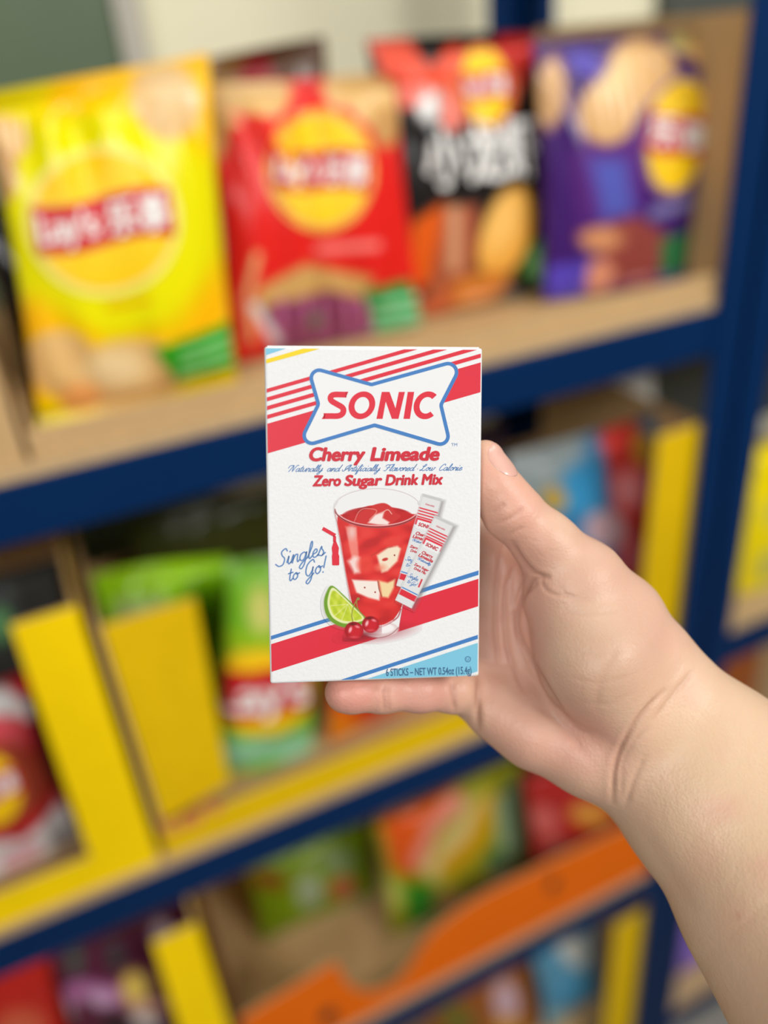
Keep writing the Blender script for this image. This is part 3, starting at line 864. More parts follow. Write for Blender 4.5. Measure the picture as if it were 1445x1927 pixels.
# tuck flap seams on the top end
v, f = boxgeo(0.001, BW - 0.001, -0.0004, 0.0001, 0.0012, BD - 0.002)
mesh_obj('tuck_flap', boxw(v), f, CARD, carton)

LAY = 0.00003
def print2d(name, V2, Fc, material, parent=None, layer=1, cols=None, zc=0.0):
    V2 = np.asarray(V2)
    P3 = np.concatenate([V2, np.full((len(V2), 1), -LAY * layer - 0.00002) - zc], 1)
    return mesh_obj(name, boxw(P3), Fc, material, parent or carton, cols=cols)
M_ = 0.0006
def clipface(P):
    return clip_poly(P, M_, BW - M_, M_, BHT - M_)
def stripe(name, P, col, conv=A2, layer=1, ext=True):
    C = clipface(conv(P))
    if len(C) < 3: return None
    return print2d(name, C, [tuple(range(len(C)))], col, layer=layer)
RED = ink('box_red', (226, 42, 62)); BLU = ink('box_blue', (66, 128, 196)); SKY = ink('box_sky', (128, 200, 226)); YEL = ink('box_yellow', (248, 216, 20)); RED2 = ink('box_red_text', (212, 40, 58)); BLU2 = ink('box_blue_text', (100, 142, 196)); BLUG = ink('box_bluegrey_text', (66, 108, 148))
stripe('corner_triangle', [(40, 30), (235, 34), (40, 100)], SKY)
stripe('yellow_stripe', [(30, 127), (320, 42), (430, 42), (30, 152)], YEL)
for y0, y1 in ((298, 322), (350, 375), (403, 428), (457, 482), (510, 690)):
    s = 0.2875
    stripe('red_stripe', [(20, y0 + 37 * s), (1420, y0 - 1363 * s), (1420, y1 - 1363 * s), (20, y1 + 37 * s)], RED)
# badge
BADGE = [(317, 160), (703, 269), (1265, 112), (1122, 392), (1183, 650), (722, 514), (253, 653), (383, 388)]
bp_ = round_poly(BADGE, [48, 14, 52, 34, 48, 14, 48, 34])
V = A2(bp_)
badge = print2d('logo_badge', V, [tuple(range(len(V)))], ink('paper_white', (240, 240, 240)), layer=2)
rv, rf = ribbon(bp_, 22, closed=True)
print2d('badge_outline', A2(rv), rf, BLU, badge, layer=3)
# SONIC letters
def shear_ring(cx, cy, ro, rio, sh, t0=0, t1=360, n=40):
    a = np.radians(np.linspace(t0, t1, n))
    o = np.stack([cx + ro[0] * np.cos(a) - sh * ro[1] * np.sin(a), cy + ro[1] * np.sin(a)], 1)
    i = np.stack([cx + rio[0] * np.cos(a) - sh * rio[1] * np.sin(a), cy + rio[1] * np.sin(a)], 1)
    Vv = np.concatenate([o, i]); Ff = [(k, k + 1, n + k + 1, n + k) for k in range(n - 1)]
    return Vv, Ff
S_c = catmull([(552, 330), (515, 329), (483, 329), (463, 335), (455, 351), (463, 368), (492, 386), (524, 405), (534, 424), (526, 446), (502, 458), (460, 459), (414, 459)], 5)
sv, sf = ribbon(S_c, 35, cap=False)
sv[:len(sv) // 2]  # keep
tipA = (np.array([(548, 312), (563, 312), (541, 347), (548, 347)]), [(0, 1, 2, 3)])
tipB = (np.array([(424, 441), (402, 477), (420, 477)]), [(0, 1, 2)])
letters = [merge([(sv, sf), tipA, tipB]),
           shear_ring(645, 394, (80, 84), (44, 50), 0.14),
           (np.array([(733, 476), (770, 476), (789, 372), (826, 476), (866, 476), (905, 313), (868, 313), (848, 412), (812, 313), (765, 313)]), [tuple(range(10))]),
           (np.array([(896, 476), (935, 476), (961, 313), (922, 313)]), [(0, 1, 2, 3)]),
           merge([shear_ring(1036, 394, (78, 84), (42, 50), 0.14, 48, 312), (np.array([(1084, 338), (1097, 318), (1078, 352)]), [(0, 1, 2)])])]
for L in letters:
    print2d('logo_letter', A2(L[0]), L[1], RED, badge, layer=3)
V, Fc = fit_text('TM', (1185, 641), (1221, 641), 18)
print2d('trademark_lettering', A2(V), Fc, BLU2, layer=2)
for words, p0, p1, h in (('Cherry', (326, 728), (668, 727), 82), ('Limeade', (694, 727), (1116, 724), 82)):
    V, Fc = fit_text(words, p0, p1, h, bold=0.05, shear=0.2)
    print2d('flavour_lettering', A2(V), Fc, RED2, layer=2, zc=copies(V, 0.000012))
for words, p0, p1, h in (('Zero', (346, 881), (520, 879), 65), ('Sugar', (538, 879), (770, 876), 65), ('Drink', (785, 876), (988, 872), 65), ('Mix', (1004, 872), (1137, 870), 65)):
    V, Fc = fit_text(words, p0, p1, h, bold=0.048, shear=0.2)
    print2d('drink_mix_lettering', A2(V), Fc, RED2, layer=2, zc=copies(V, 0.000012))

# handwriting
G = {
 'a': (1.12, [[(.9, .75), (.6, 1), (.2, .8), (.1, .35), (.35, 0), (.7, .25), (.92, .98), (.86, .3), (1.0, 0), (1.22, .25)]]),
 'n': (1.02, [[(0, .1), (.15, .8), (.25, 1), (.24, .5), (.2, 0)], [(.22, .35), (.5, .93), (.78, .9), (.78, .35), (.88, .0), (1.1, .2)]]),
 'u': (1.1, [[(0, .5), (.15, 1), (.12, .35), (.32, 0), (.62, .2), (.86, 1)], [(.88, 1), (.84, .3), (.98, 0), (1.2, .25)]]),
 't': (.62, [[(.28, 1.75), (.2, .4), (.36, 0), (.68, .25)], [(-.08, 1.15), (.6, 1.2)]]),
 'r': (.85, [[(0, .15), (.18, 1.1), (.3, .88), (.66, .95), (.6, .3), (.72, 0), (.95, .25)]]),
 'l': (.55, [[(0, .2), (.45, 1.4), (.46, 2.05), (.28, 1.9), (.16, .5), (.3, 0), (.6, .25)]]),
 'y': (1.08, [[(0, .5), (.15, 1), (.12, .35), (.32, .02), (.62, .2), (.86, 1)], [(.88, 1), (.76, -.4), (.42, -1), (.16, -.7), (.5, -.2), (1.12, .3)]]),
 'd': (1.15, [[(.9, .75), (.6, 1), (.2, .8), (.1, .35), (.35, 0), (.7, .2), (.95, 1), (1.08, 2.05)], [(1.08, 2.05), (.9, .4), (1.05, 0), (1.27, .25)]]),
 'i': (.55, [[(0, .25), (.2, 1), (.15, .3), (.3, 0), (.6, .25)], [(.27, 1.5), (.3, 1.58)]]),
 'f': (.6, [[(0, .2), (.5, 1.5), (.5, 2.05), (.28, 1.8), (.15, .3), (.02, -.9), (.28, -.8), (.3, 0), (.65, .25)]]),
 'c': (.8, [[(.78, .8), (.55, 1), (.2, .75), (.15, .3), (.4, 0), (.88, .28)]]),
 'v': (.95, [[(0, .6), (.14, 1), (.22, .3), (.4, 0), (.75, .5), (.78, 1), (1.0, .9)]]),
 'o': (.95, [[(.5, 1), (.2, .8), (.1, .35), (.4, 0), (.75, .3), (.72, .82), (.5, 1), (.62, .75), (1.02, .85)]]),
 'e': (.8, [[(.12, .42), (.58, .6), (.62, .9), (.4, 1), (.14, .6), (.2, .12), (.5, 0), (.88, .3)]]),
 'w': (1.35, [[(0, .6), (.14, 1), (.15, .3), (.35, 0), (.62, .3), (.66, .95), (.66, .3), (.88, 0), (1.18, .5), (1.18, 1), (1.4, .9)]]),
 'g': (1.1, [[(.9, .75), (.6, 1), (.2, .8), (.1, .35), (.35, 0), (.7, .2), (.92, 1), (.8, -.4), (.45, -1), (.16, -.75), (.5, -.25), (1.18, .25)]]),
 's': (.85, [[(0, .1), (.38, 1.12), (.45, .88), (.72, .4), (.55, 0), (.15, .12)], [(.55, 0), (.95, .25)]]),
 'N': (1.75, [[(-.5, 1.1), (-.35, 1.8), (.1, 1.95), (.55, 1.95)], [(.1, .0), (.35, .9), (.58, 2.0), (.8, 1.1), (1.02, .05), (1.25, 1.4), (1.55, 2.05), (1.85, 1.9)]]),
 'A': (1.45, [[(-.5, .5), (-.35, .1), (.0, .1), (.6, .9), (1.1, 2.0), (1.1, .9), (1.18, .1), (1.5, .2)], [(.35, .75), (1.2, .8)], [(.2, .3), (.1, 1.2), (.6, 1.9), (1.1, 2.0)]]),
 'F': (1.35, [[(-.2, 1.5), (.1, 1.95), (.7, 1.9), (1.5, 2.05)], [(.85, 1.95), (.65, .8), (.35, .05), (-.05, .15)], [(.3, 1.02), (1.1, 1.08)]]),
 'L': (1.3, [[(.1, 1.5), (.5, 1.2), (.9, 1.7), (.75, 2.05), (.48, 1.7), (.4, .5), (.1, .05), (-.1, .2), (.3, .25), (.8, 0), (1.2, .25)]]),
 'C': (1.15, [[(1.1, 1.6), (.9, 2.05), (.35, 1.7), (.1, .7), (.4, 0), (1.1, .3)]]),
 'S': (1.2, [[(1.1, 1.7), (.85, 2.05), (.38, 1.75), (.5, 1.25), (.85, .8), (.7, .12), (.2, 0), (-.25, .35)]]),
 'G': (1.3, [[(1.15, 1.65), (.85, 2.05), (.2, 1.5), (.1, .5), (.5, 0), (.9, .5), (1.02, 1.05)], [(1.02, 1.05), (.92, -.4), (.55, -1), (.3, -.65), (1.2, .2)]]),
 '!': (.6, [[(.4, 2.05), (.25, .6)], [(.2, .06), (.21, .0)]]),
 '.': (.5, [[(.2, .55), (.22, .6)]]),
}
def script(words, p0, p1, xh, width, slant=0.42):
    p0 = np.array(p0, float); p1 = np.array(p1, float)
    pen, strokes = 0.0, []
    for ch in words:
        if ch == ' ':
            pen += 0.6; continue
        adv, st = G[ch]
        for s in st:
            c = catmull(s, 6); c = c + np.array([pen, 0]); c[:, 0] += slant * c[:, 1]
            strokes.append(c)
        pen += adv
    d = p1 - p0; L = np.linalg.norm(d); ux = d / L; uy = np.array([ux[1], -ux[0]])
    sx = L / pen
    return merge([ribbon(p0 + s[:, :1] * sx * ux + s[:, 1:] * xh * uy, width) for s in strokes])
x = 208
V, Fc = script('Naturally  and  Artificially  Flavored . Low  Calorie', (200, 795), (1245, 787), 19, 4.2, 0.5)
print2d('script_lettering', A2(V), Fc, BLU2, layer=2)
V, Fc = script('Singles', (135, 535), (418, 462), 46, 7.5, 0.35)
print2d('script_lettering', B2(V), Fc, BLU2, layer=3)
V, Fc = script('to', (200, 622), (262, 606), 38, 7.5, 0.35)
V2, F2 = script('Go!', (300, 596), (428, 563), 44, 7.5, 0.35)
V, Fc = merge([(V, Fc), (V2, F2)])
print2d('script_lettering', B2(V), Fc, BLU2, layer=3)
# bottle-and-straw icon
ic = merge([ribbon(np.array([(408, 303), (484, 346)]), 22, cap=False),
            (round_poly([(471, 346), (489, 350), (489, 384), (471, 384)], 2), [tuple(range(36))]),
            (round_poly([(475, 380), (489, 380), (506, 420), (503, 455), (508, 470), (508, 526), (466, 526), (464, 470), (467, 455), (463, 420)], 6), [tuple(range(90))])])
print2d('bottle_icon', B2(ic[0]), ic[1], RED, layer=3)
# lower stripes
stripe('blue_line', [(60, 964), (1400, 541), (1400, 568), (60, 987)], BLU, B2)
stripe('red_band', [(60, 1014), (1400, 591), (1400, 757), (60, 1182)], RED, B2)
stripe('blue_line', [(440, 1243), (1400, 928), (1400, 953), (500, 1247)], BLU, B2)
stripe('sky_panel', [(600, 1237), (1400, 976), (1400, 1148), (1180, 1222)], SKY, B2)
stripe('yellow_corner', [(1270, 1208), (1400, 1167), (1400, 1215), (1280, 1215)], YEL, B2)
V, Fc = fit_text('6 STICKS – NET WT 0.54oz (15.4g)', (791, 1194), (1308, 1181), 44, bold=0.02)
print2d('weight_lettering', B2(V), Fc, BLUG, layer=2, zc=copies(V, 0.000008))
rv, rf = ribbon(np.array([(1285 + 16 * math.cos(t), 1093 + 16 * math.sin(t)) for t in np.linspace(0, 2 * math.pi, 28, endpoint=False)]), 4, closed=True)
V2, F2 = fit_text('U', (1278, 1102), (1292, 1101), 17)
V, Fc = merge([(rv, rf), (V2, F2)])
print2d('seal_mark', B2(V), Fc, BLUG, layer=2)

# ---- printed picture, painted on a fine grid lying on the carton
PRN = mat('printed_picture', attr=True, rough=0.45, spec=0.35)
PAPER = (240, 240, 240)
def picture(name, x0, x1, y0, y1, step, paint, layer, under=None):
    nx, ny = int((x1 - x0) / step) + 1, int((y1 - y0) / step) + 1
    X, Y = np.meshgrid(np.linspace(x0, x1, nx), np.linspace(y0, y1, ny))
    P = np.stack([X.ravel(), Y.ravel()], 1)
    p = Paint(P); p.c[:] = PAPER
    if under: under(p); p.a[:] = 0
    paint(p)
    A = p.a.reshape(ny, nx)
    keep = (np.maximum(np.maximum(A[:-1, :-1], A[1:, :-1]), np.maximum(A[:-1, 1:], A[1:, 1:])) > 0.05)
    j, i = np.nonzero(keep)
    q = np.stack([j * nx + i, j * nx + i + 1, (j + 1) * nx + i + 1, (j + 1) * nx + i], 1)
    us, inv = np.unique(q.ravel(), return_inverse=True)
    q = inv.reshape(-1, 4)
    return print2d(name, B2(P[us]), q.tolist(), PRN, layer=layer, cols=lin(np.clip(p.c[us], 0, 255)) * BOARD_R)
def under_bands(p):
    p.poly([(60, 964), (1400, 541), (1400, 568), (60, 987)], (66, 128, 196), soft=2)
    p.poly([(60, 1014), (1400, 591), (1400, 757), (60, 1182)], (226, 42, 62), soft=2)
def nz(p, seed, sx, sy, n=6):
    r = np.random.RandomState(seed); a = np.zeros(len(p.p))
    for k in range(n):
        a += np.sin(p.p[:, 0] / sx * (1 + r.rand()) + p.p[:, 1] / sy * (r.rand() - .3) + r.rand() * 6.3 + 1.5 * np.sin(p.p[:, 1] / sy + r.rand() * 6))
    return a / n
def pic_glass(p):
    p.ell(740, 935, 170, 40, (150, 20, 34), rot=-8, soft=60, op=0.55)      # printed drop shadow
    glass = [(478, 190), (490, 240), (575, 750), (625, 920), (680, 950), (745, 962), (820, 945), (868, 905), (892, 770), (985, 240), (998, 190), (960, 120), (870, 75), (740, 58), (600, 78), (515, 125)]
    body = catmull([(497, 240), (520, 390), (548, 560), (582, 740), (610, 835), (660, 872), (740, 888), (820, 866), (872, 800), (893, 740), (925, 560), (955, 390), (985, 225), (940, 215), (735, 160), (540, 215)], 4, closed=True)
    p.poly(glass, (239, 238, 238), soft=4)
    p.ell(745, 912, 122, 48, (222, 196, 196), soft=6); p.ell(745, 905, 100, 34, (246, 240, 240), soft=10)
    p.poly(body, (224, 44, 40), soft=3)
    inside = np.clip(0.5 - p.psd(body) / 3, 0, 1)
    n1 = nz(p, 4, 60, 26)
    p.mix(inside * np.clip(n1 * 1.1, 0, 0.55), (170, 18, 24)); p.mix(inside * np.clip(-n1 * 0.9, 0, 0.4), (240, 84, 70))
    e = np.clip(1 - np.abs(p.psd(body)) / 40, 0, 1)
    p.mix(inside * e * 0.45, (190, 24, 30))
    # pale reflection strip on the left
    p.poly([(545, 290), (612, 296), (634, 560), (600, 570)], (244, 150, 136), soft=14, op=0.8); p.ell(585, 325, 22, 40, (240, 210, 204), soft=30, op=0.7)
    # ice cubes
    p.poly([(560, 500), (600, 470), (634, 480), (634, 570), (600, 575)], (246, 214, 206), soft=26)
    p.poly([(735, 465), (800, 420), (860, 408), (880, 425), (860, 500), (800, 560), (765, 570), (750, 520)], (244, 226, 200), soft=16)
    p.ell(785, 490, 18, 9, (200, 50, 40), rot=-15, soft=5); p.ell(760, 540, 30, 20, (240, 140, 110), soft=30, op=0.7)
    p.ell(665, 520, 50, 50, (236, 70, 56), soft=30, op=0.7)
    p.poly([(585, 612), (640, 615), (740, 620), (755, 690), (750, 738), (680, 720), (612, 690)], (246, 232, 222), soft=14)
    p.poly([(748, 618), (800, 630), (845, 610), (838, 660), (805, 722), (765, 715)], (244, 214, 160), soft=16)
    p.line([(742, 620), (748, 668), (765, 715)], 5, (140, 70, 40), soft=4)
    for c in ((662, 660), (725, 688), (842, 465)): p.ell(c[0], c[1], 5, 5, (150, 40, 30), soft=3)
    p.line([(700, 470), (760, 430), (830, 412)], 3, (140, 60, 40), soft=3, op=.7)
    # surface
    p.ell(738, 232, 212, 62, (196, 26, 30), soft=6)
    n2 = nz(p, 9, 40, 18)
    s_in = np.clip(0.5 - ((((p.p[:, 0] - 738) / 212) ** 2 + ((p.p[:, 1] - 232) / 62) ** 2) - 1) * 20, 0, 1)
    p.mix(s_in * np.clip(n2, 0, .5), (150, 14, 20))
    p.poly(catmull([(610, 260), (640, 200), (700, 180), (720, 160), (780, 150), (825, 175), (850, 210), (880, 230), (800, 285), (690, 285)], 4, closed=True), (206, 44, 42), soft=6)
    p.poly([(680, 270), (725, 220), (780, 200), (770, 240), (812, 265), (800, 282), (740, 280)], (246, 226, 220), soft=12)
    p.line(catmull([(600, 260), (625, 205), (665, 183), (735, 196), (690, 250)], 5), 4, (236, 150, 140), soft=4); p.line(catmull([(760, 215), (800, 190), (825, 215)], 5), 5, (240, 190, 180), soft=4)
    p.line(catmull([(545, 215), (600, 190), (680, 175)], 5), 4, (150, 90, 90), soft=5, op=.6)
    # glass outlines
    t = np.linspace(0, 2 * math.pi, 60)
    p.line(np.stack([738 + 260 * np.cos(t), 180 + 118 * np.sin(t)], 1), 4, (196, 176, 176), soft=4, op=0.8)
    h = t[(t > 0.0) & (t < math.pi)]
    p.line(np.stack([738 + 256 * np.cos(h), 182 + 114 * np.sin(h)], 1), 7, (130, 40, 44), soft=5, op=0.85)
    p.line(np.stack([738 + 252 * np.cos(h), 176 + 110 * np.sin(h)], 1), 5, (244, 226, 226), soft=4, op=0.9)
    p.line([(480, 200), (494, 260), (577, 750), (600, 840)], 4, (190, 60, 60), soft=3, op=.8); p.line([(994, 200), (980, 260), (893, 760), (872, 890)], 4, (170, 60, 64), soft=3, op=.8)
    p.line(catmull([(630, 925), (690, 955), (745, 963), (815, 945), (868, 900)], 5), 5, (170, 110, 114), soft=4)
    p.line(catmull([(745, 900), (800, 880), (860, 840), (880, 790)], 5), 7, (150, 20, 30), soft=6, op=.8)
    p.line(catmull([(650, 880), (700, 900), (760, 895), (830, 860)], 5), 7, (250, 226, 226), soft=5, op=.8)
picture('glass_picture', 440, 1010, 40, 1000, 2.6, pic_glass, 4, under_bands)

SACH = (((1012, 92), (1128, 124), (985, 690), (852, 648)), ((1085, 222), (1203, 276), (945, 786), (845, 735)))
def pic_sachet(p, which):
    for a, b, c, d in (SACH[which],):
        a, b, c, d = map(np.array, (a, b, c, d))
        p.poly([a + (16, 14), b + (18, 12), c + (16, 12), d + (10, 8)], (120, 112, 112), soft=26, op=0.55)
        p.poly([a, b, c, d], (226, 226, 226), soft=3)
        def q(s, t): return (a * (1 - s) + b * s) * (1 - t) + (d * (1 - s) + c * s) * t
        def bar(t0, t1, col, s0=0.0, s1=1.0): p.poly([q(s0, t0), q(s1, t0), q(s1, t1), q(s0, t1)], col, soft=2.5)
        bar(0, .03, (200, 200, 200))
        p.line([q(.28, .10), q(.72, .10)], 6, (224, 160, 166), soft=4, op=.8)
        for t_ in (.145, .175, .205, .235): bar(t_, t_ + .014, (222, 50, 66))
        bar(.255, .33, (222, 40, 58))
        bar(.275, .36, (236, 236, 236), .12, .95)
        p.line([q(.8, .68), q(.82, .76)], 10, (214, 44, 60), soft=3)
        bar(.838, .85, (72, 130, 200)); bar(.862, .925, (222, 40, 58))
        p.line([q(.03, .02), q(.03, .98)], 6, (206, 206, 206), soft=5, op=.7); p.line([q(.97, .02), q(.97, .98)], 6, (196, 196, 196), soft=5, op=.7)
picture('sachet_picture', 830, 1235, 80, 815, 2.6, lambda p: pic_sachet(p, 0), 5, lambda p: (under_bands(p), pic_glass(p)))
picture('sachet_picture', 830, 1235, 80, 815, 2.6, lambda p: pic_sachet(p, 1), 9, lambda p: (under_bands(p), pic_glass(p), pic_sachet(p, 0)))
SRED = ink('sachet_red', (206, 60, 72)); SBLU = ink('sachet_blue', (110, 150, 206))
for (a, b, c, d), tl in zip(SACH, (6, 10)):
    a, b, c, d = map(np.array, (a, b, c, d))
    q = lambda s, t: (a * (1 - s) + b * s) * (1 - t) + (d * (1 - s) + c * s) * t
    for words, s0, s1, t, h, bd, sl, col in (('TEAR HERE', .28, .72, .105, 9, 0, 0, SRED), ('SONIC', .2, .85, .335, 22, .05, .2, SRED), ('Cherry', .2, .8, .43, 20, .05, .2, SRED), ('Limeade', .1, .9, .47, 20, .05, .2, SRED),
                                          ('Zero Sugar', .1, .92, .575, 16, .05, .2, SRED), ('Drink Mix', .18, .86, .615, 16, .05, .2, SRED)):
        p0, p1 = q(s0, t), q(s1, t)
        V, Fc = fit_text(words, p0, p1, h, bold=bd, shear=sl)
        print2d('sachet_lettering', B2(V), Fc, col, layer=tl, zc=copies(V, 0.000006) if bd else 0.0)
    for words, s0, s1, t, xh in (('Naturally', .15, .85, .505, 7), ('Singles', .08, .62, .715, 13), ('to Go!', .15, .66, .775, 12)):
        V, Fc = script(words, q(s0, t), q(s1, t), xh, 3.2, 0.35)
        print2d('sachet_lettering', B2(V), Fc, SBLU, layer=tl)
def pic_lime(p):
    out = catmull([(465, 648), (430, 690), (416, 750), (428, 820), (470, 872), (540, 900), (620, 890), (672, 852), (610, 780), (540, 710)], 5, closed=True)
    p.poly(out + np.array([-10, 8]), (150, 150, 130), soft=20, op=0.4)
    p.poly(out, (112, 158, 34), soft=3)
    inn = catmull([(468, 660), (440, 720), (440, 780), (468, 840), (530, 875), (600, 872), (660, 848), (600, 780), (530, 710)], 5, closed=True)
    p.poly(inn, (232, 236, 176), soft=5)
    inn2 = catmull([(472, 678), (452, 730), (456, 785), (482, 832), (535, 860), (600, 860), (645, 842), (590, 782), (525, 718)], 5, closed=True)
    p.poly(inn2, (196, 212, 48), soft=6)
    m = np.clip(0.5 - p.psd(inn2) / 5, 0, 1); n = nz(p, 14, 14, 14)
    p.mix(m * np.clip(n, 0, .6), (226, 232, 110)); p.mix(m * np.clip(-n, 0, .5), (164, 190, 30))
    for e in ((470, 840), (520, 862), (455, 770), (600, 862)): p.line([(560, 760), e], 4, (234, 238, 170), soft=4, op=.8)
picture('lime_picture', 390, 690, 635, 920, 2.6, pic_lime, 7, lambda p: (under_bands(p), pic_glass(p)))
def pic_cherry(p):
    p.ell(640, 950, 120, 26, (120, 10, 22), rot=-18, soft=40, op=0.6)
    p.line(catmull([(625, 722), (600, 760), (584, 820), (592, 878)], 6), 6, (150, 150, 60), soft=3); p.line(catmull([(612, 735), (618, 780), (640, 815), (672, 845)], 6), 6, (150, 140, 60), soft=3)
    p.ell(622, 728, 10, 8, (150, 140, 70), soft=4)
    for (cx, cy, rx, ry) in ((697, 882, 52, 50), (597, 920, 57, 54)):
        p.ell(cx, cy, rx, ry, (170, 12, 26), soft=4); p.ell(cx + 8, cy + 4, rx * .7, ry * .7, (206, 24, 38), soft=30); p.ell(cx - 8, cy - ry * .75, 20, 8, (110, 6, 16), soft=10)
        p.ell(cx - 22, cy - 6, 9, 18, (250, 190, 196), rot=20, soft=8, op=.9); p.ell(cx + 20, cy - 24, 14, 7, (250, 160, 170), rot=20, soft=8, op=.8); p.ell(cx, cy + ry * .72, 26, 7, (232, 90, 100), soft=10, op=.7)
picture('cherry_picture', 530, 765, 710, 985, 2.4, pic_cherry, 8, lambda p: (under_bands(p), pic_glass(p), pic_lime(p)))

# ------------------------------------------------------------------ the hand
def Cc(px, py, d):
    return np.array([(px - CX) / F * d, (py - CY) / F * d, d])
PR = []     # (a, b, ra, rb, k)
def chain(pts, k=0.007):
    """pts: (px, py, depth, radius px)"""
    q = [(Cc(x, y, d), r * d / F) for x, y, d, r in pts]
    for (a, ra), (b, rb) in zip(q[:-1], q[1:]):
        PR.append((a, b, ra, rb, k))
def bchain(pts, k=0.004):
    for (a, ra), (b, rb) in zip(pts[:-1], pts[1:]):
        PR.append((a, b, ra, rb, k))
# thumb
chain([(913, 862, .3005, 34), (929, 912, .3015, 43), (963, 962, .303, 50), (1026, 1022, .306, 55), (1100, 1090, .309, 68), (1160, 1165, .313, 82), (1218, 1250, .316, 86), (1285, 1340, .317, 88)], 0.006)
# ball of the thumb
chain([(1062, 1130, .309, 78), (1118, 1240, .306, 98), (1180, 1340, .311, 88)], 0.010)
# metacarpal rays of the palm
chain([(897, 1022, .332, 46), (1000, 1120, .334, 58), (1190, 1330, .326, 82)], 0.0055)
chain([(885, 1110, .335, 50), (1010, 1210, .335, 62), (1200, 1370, .327, 82)], 0.009)
chain([(885, 1205, .334, 50), (1010, 1290, .333, 64), (1200, 1410, .327, 82)], 0.009)
chain([(880, 1298, .326, 44), (940, 1335, .324, 52), (1005, 1375, .321, 62), (1105, 1420, .317, 68), (1190, 1448, .317, 70)], 0.009)
# forearm: two bones and the flesh between them
chain([(1185, 1440, .318, 72), (1252, 1490, .317, 82), (1290, 1546, .312, 92), (1428, 1742, .298, 112), (1508, 1870, .288, 128), (1680, 2140, .262, 190)], 0.012)
chain([(1285, 1335, .317, 88), (1380, 1408, .313, 98), (1540, 1530, .300, 130), (1760, 1760, .275, 200)], 0.012)
chain([(1235, 1405, .318, 105), (1340, 1500, .312, 125), (1480, 1680, .298, 170), (1720, 1950, .268, 260), (1950, 2200, .235, 330)], 0.014)
# little finger under the carton
chain([(880, 1298, .326, 44), (852, 1299, .318, 40), (790, 1300, .3105, 37), (718, 1301, .305, 37), (660, 1303, .302, 36), (646, 1303, .3015, 34)], 0.004)
# the other fingers lie flat on the back of the carton
r_ = lambda a, b: (a, b)
bchain([(Cc(897, 1022, .332), .0090), (boxcam(.062, .058, .0400), .0090), (boxcam(.040, .050, .0378), .0083), (boxcam(.022, .045, .0372), .0074)])
bchain([(Cc(885, 1110, .335), .0092), (boxcam(.058, .076, .0405), .0090), (boxcam(.032, .072, .0380), .0083), (boxcam(.012, .070, .0373), .0075)])
bchain([(Cc(885, 1205, .334), .0092), (boxcam(.058, .096, .0400), .0086), (boxcam(.035, .094, .0376), .0080), (boxcam(.017, .092, .0370), .0072)])

def smin(a, b, k):
    h = np.clip(0.5 + 0.5 * (b - a) / k, 0, 1)
    return b * (1 - h) + a * h - k * h * (1 - h)
_bc = np.array([BW / 2, BHT / 2, BD / 2])
def SDF(P):
    P = np.asarray(P, np.float64)
    d = np.full(len(P), 0.05)
    for a, b, ra, rb, k in PR:
        e = b - a; w_ = P - a
        t = np.clip((w_ @ e) / (e @ e), 0, 1)
        dd = np.sqrt(((w_ - t[:, None] * e) ** 2).sum(1)) - (ra + (rb - ra) * t)
        d = smin(d, dd, k)
    q = np.abs((P - _bo) @ BR3 - _bc) - _bc
    sb = np.sqrt((np.maximum(q, 0) ** 2).sum(1)) + np.minimum(q.max(1), 0) - 0.0004
    k = 0.0015                                    # flesh flattens against the carton
    h = np.clip(0.5 - 0.5 * (d + sb) / k, 0, 1)
    return d * (1 - h) + (-sb) * h + k * h * (1 - h)

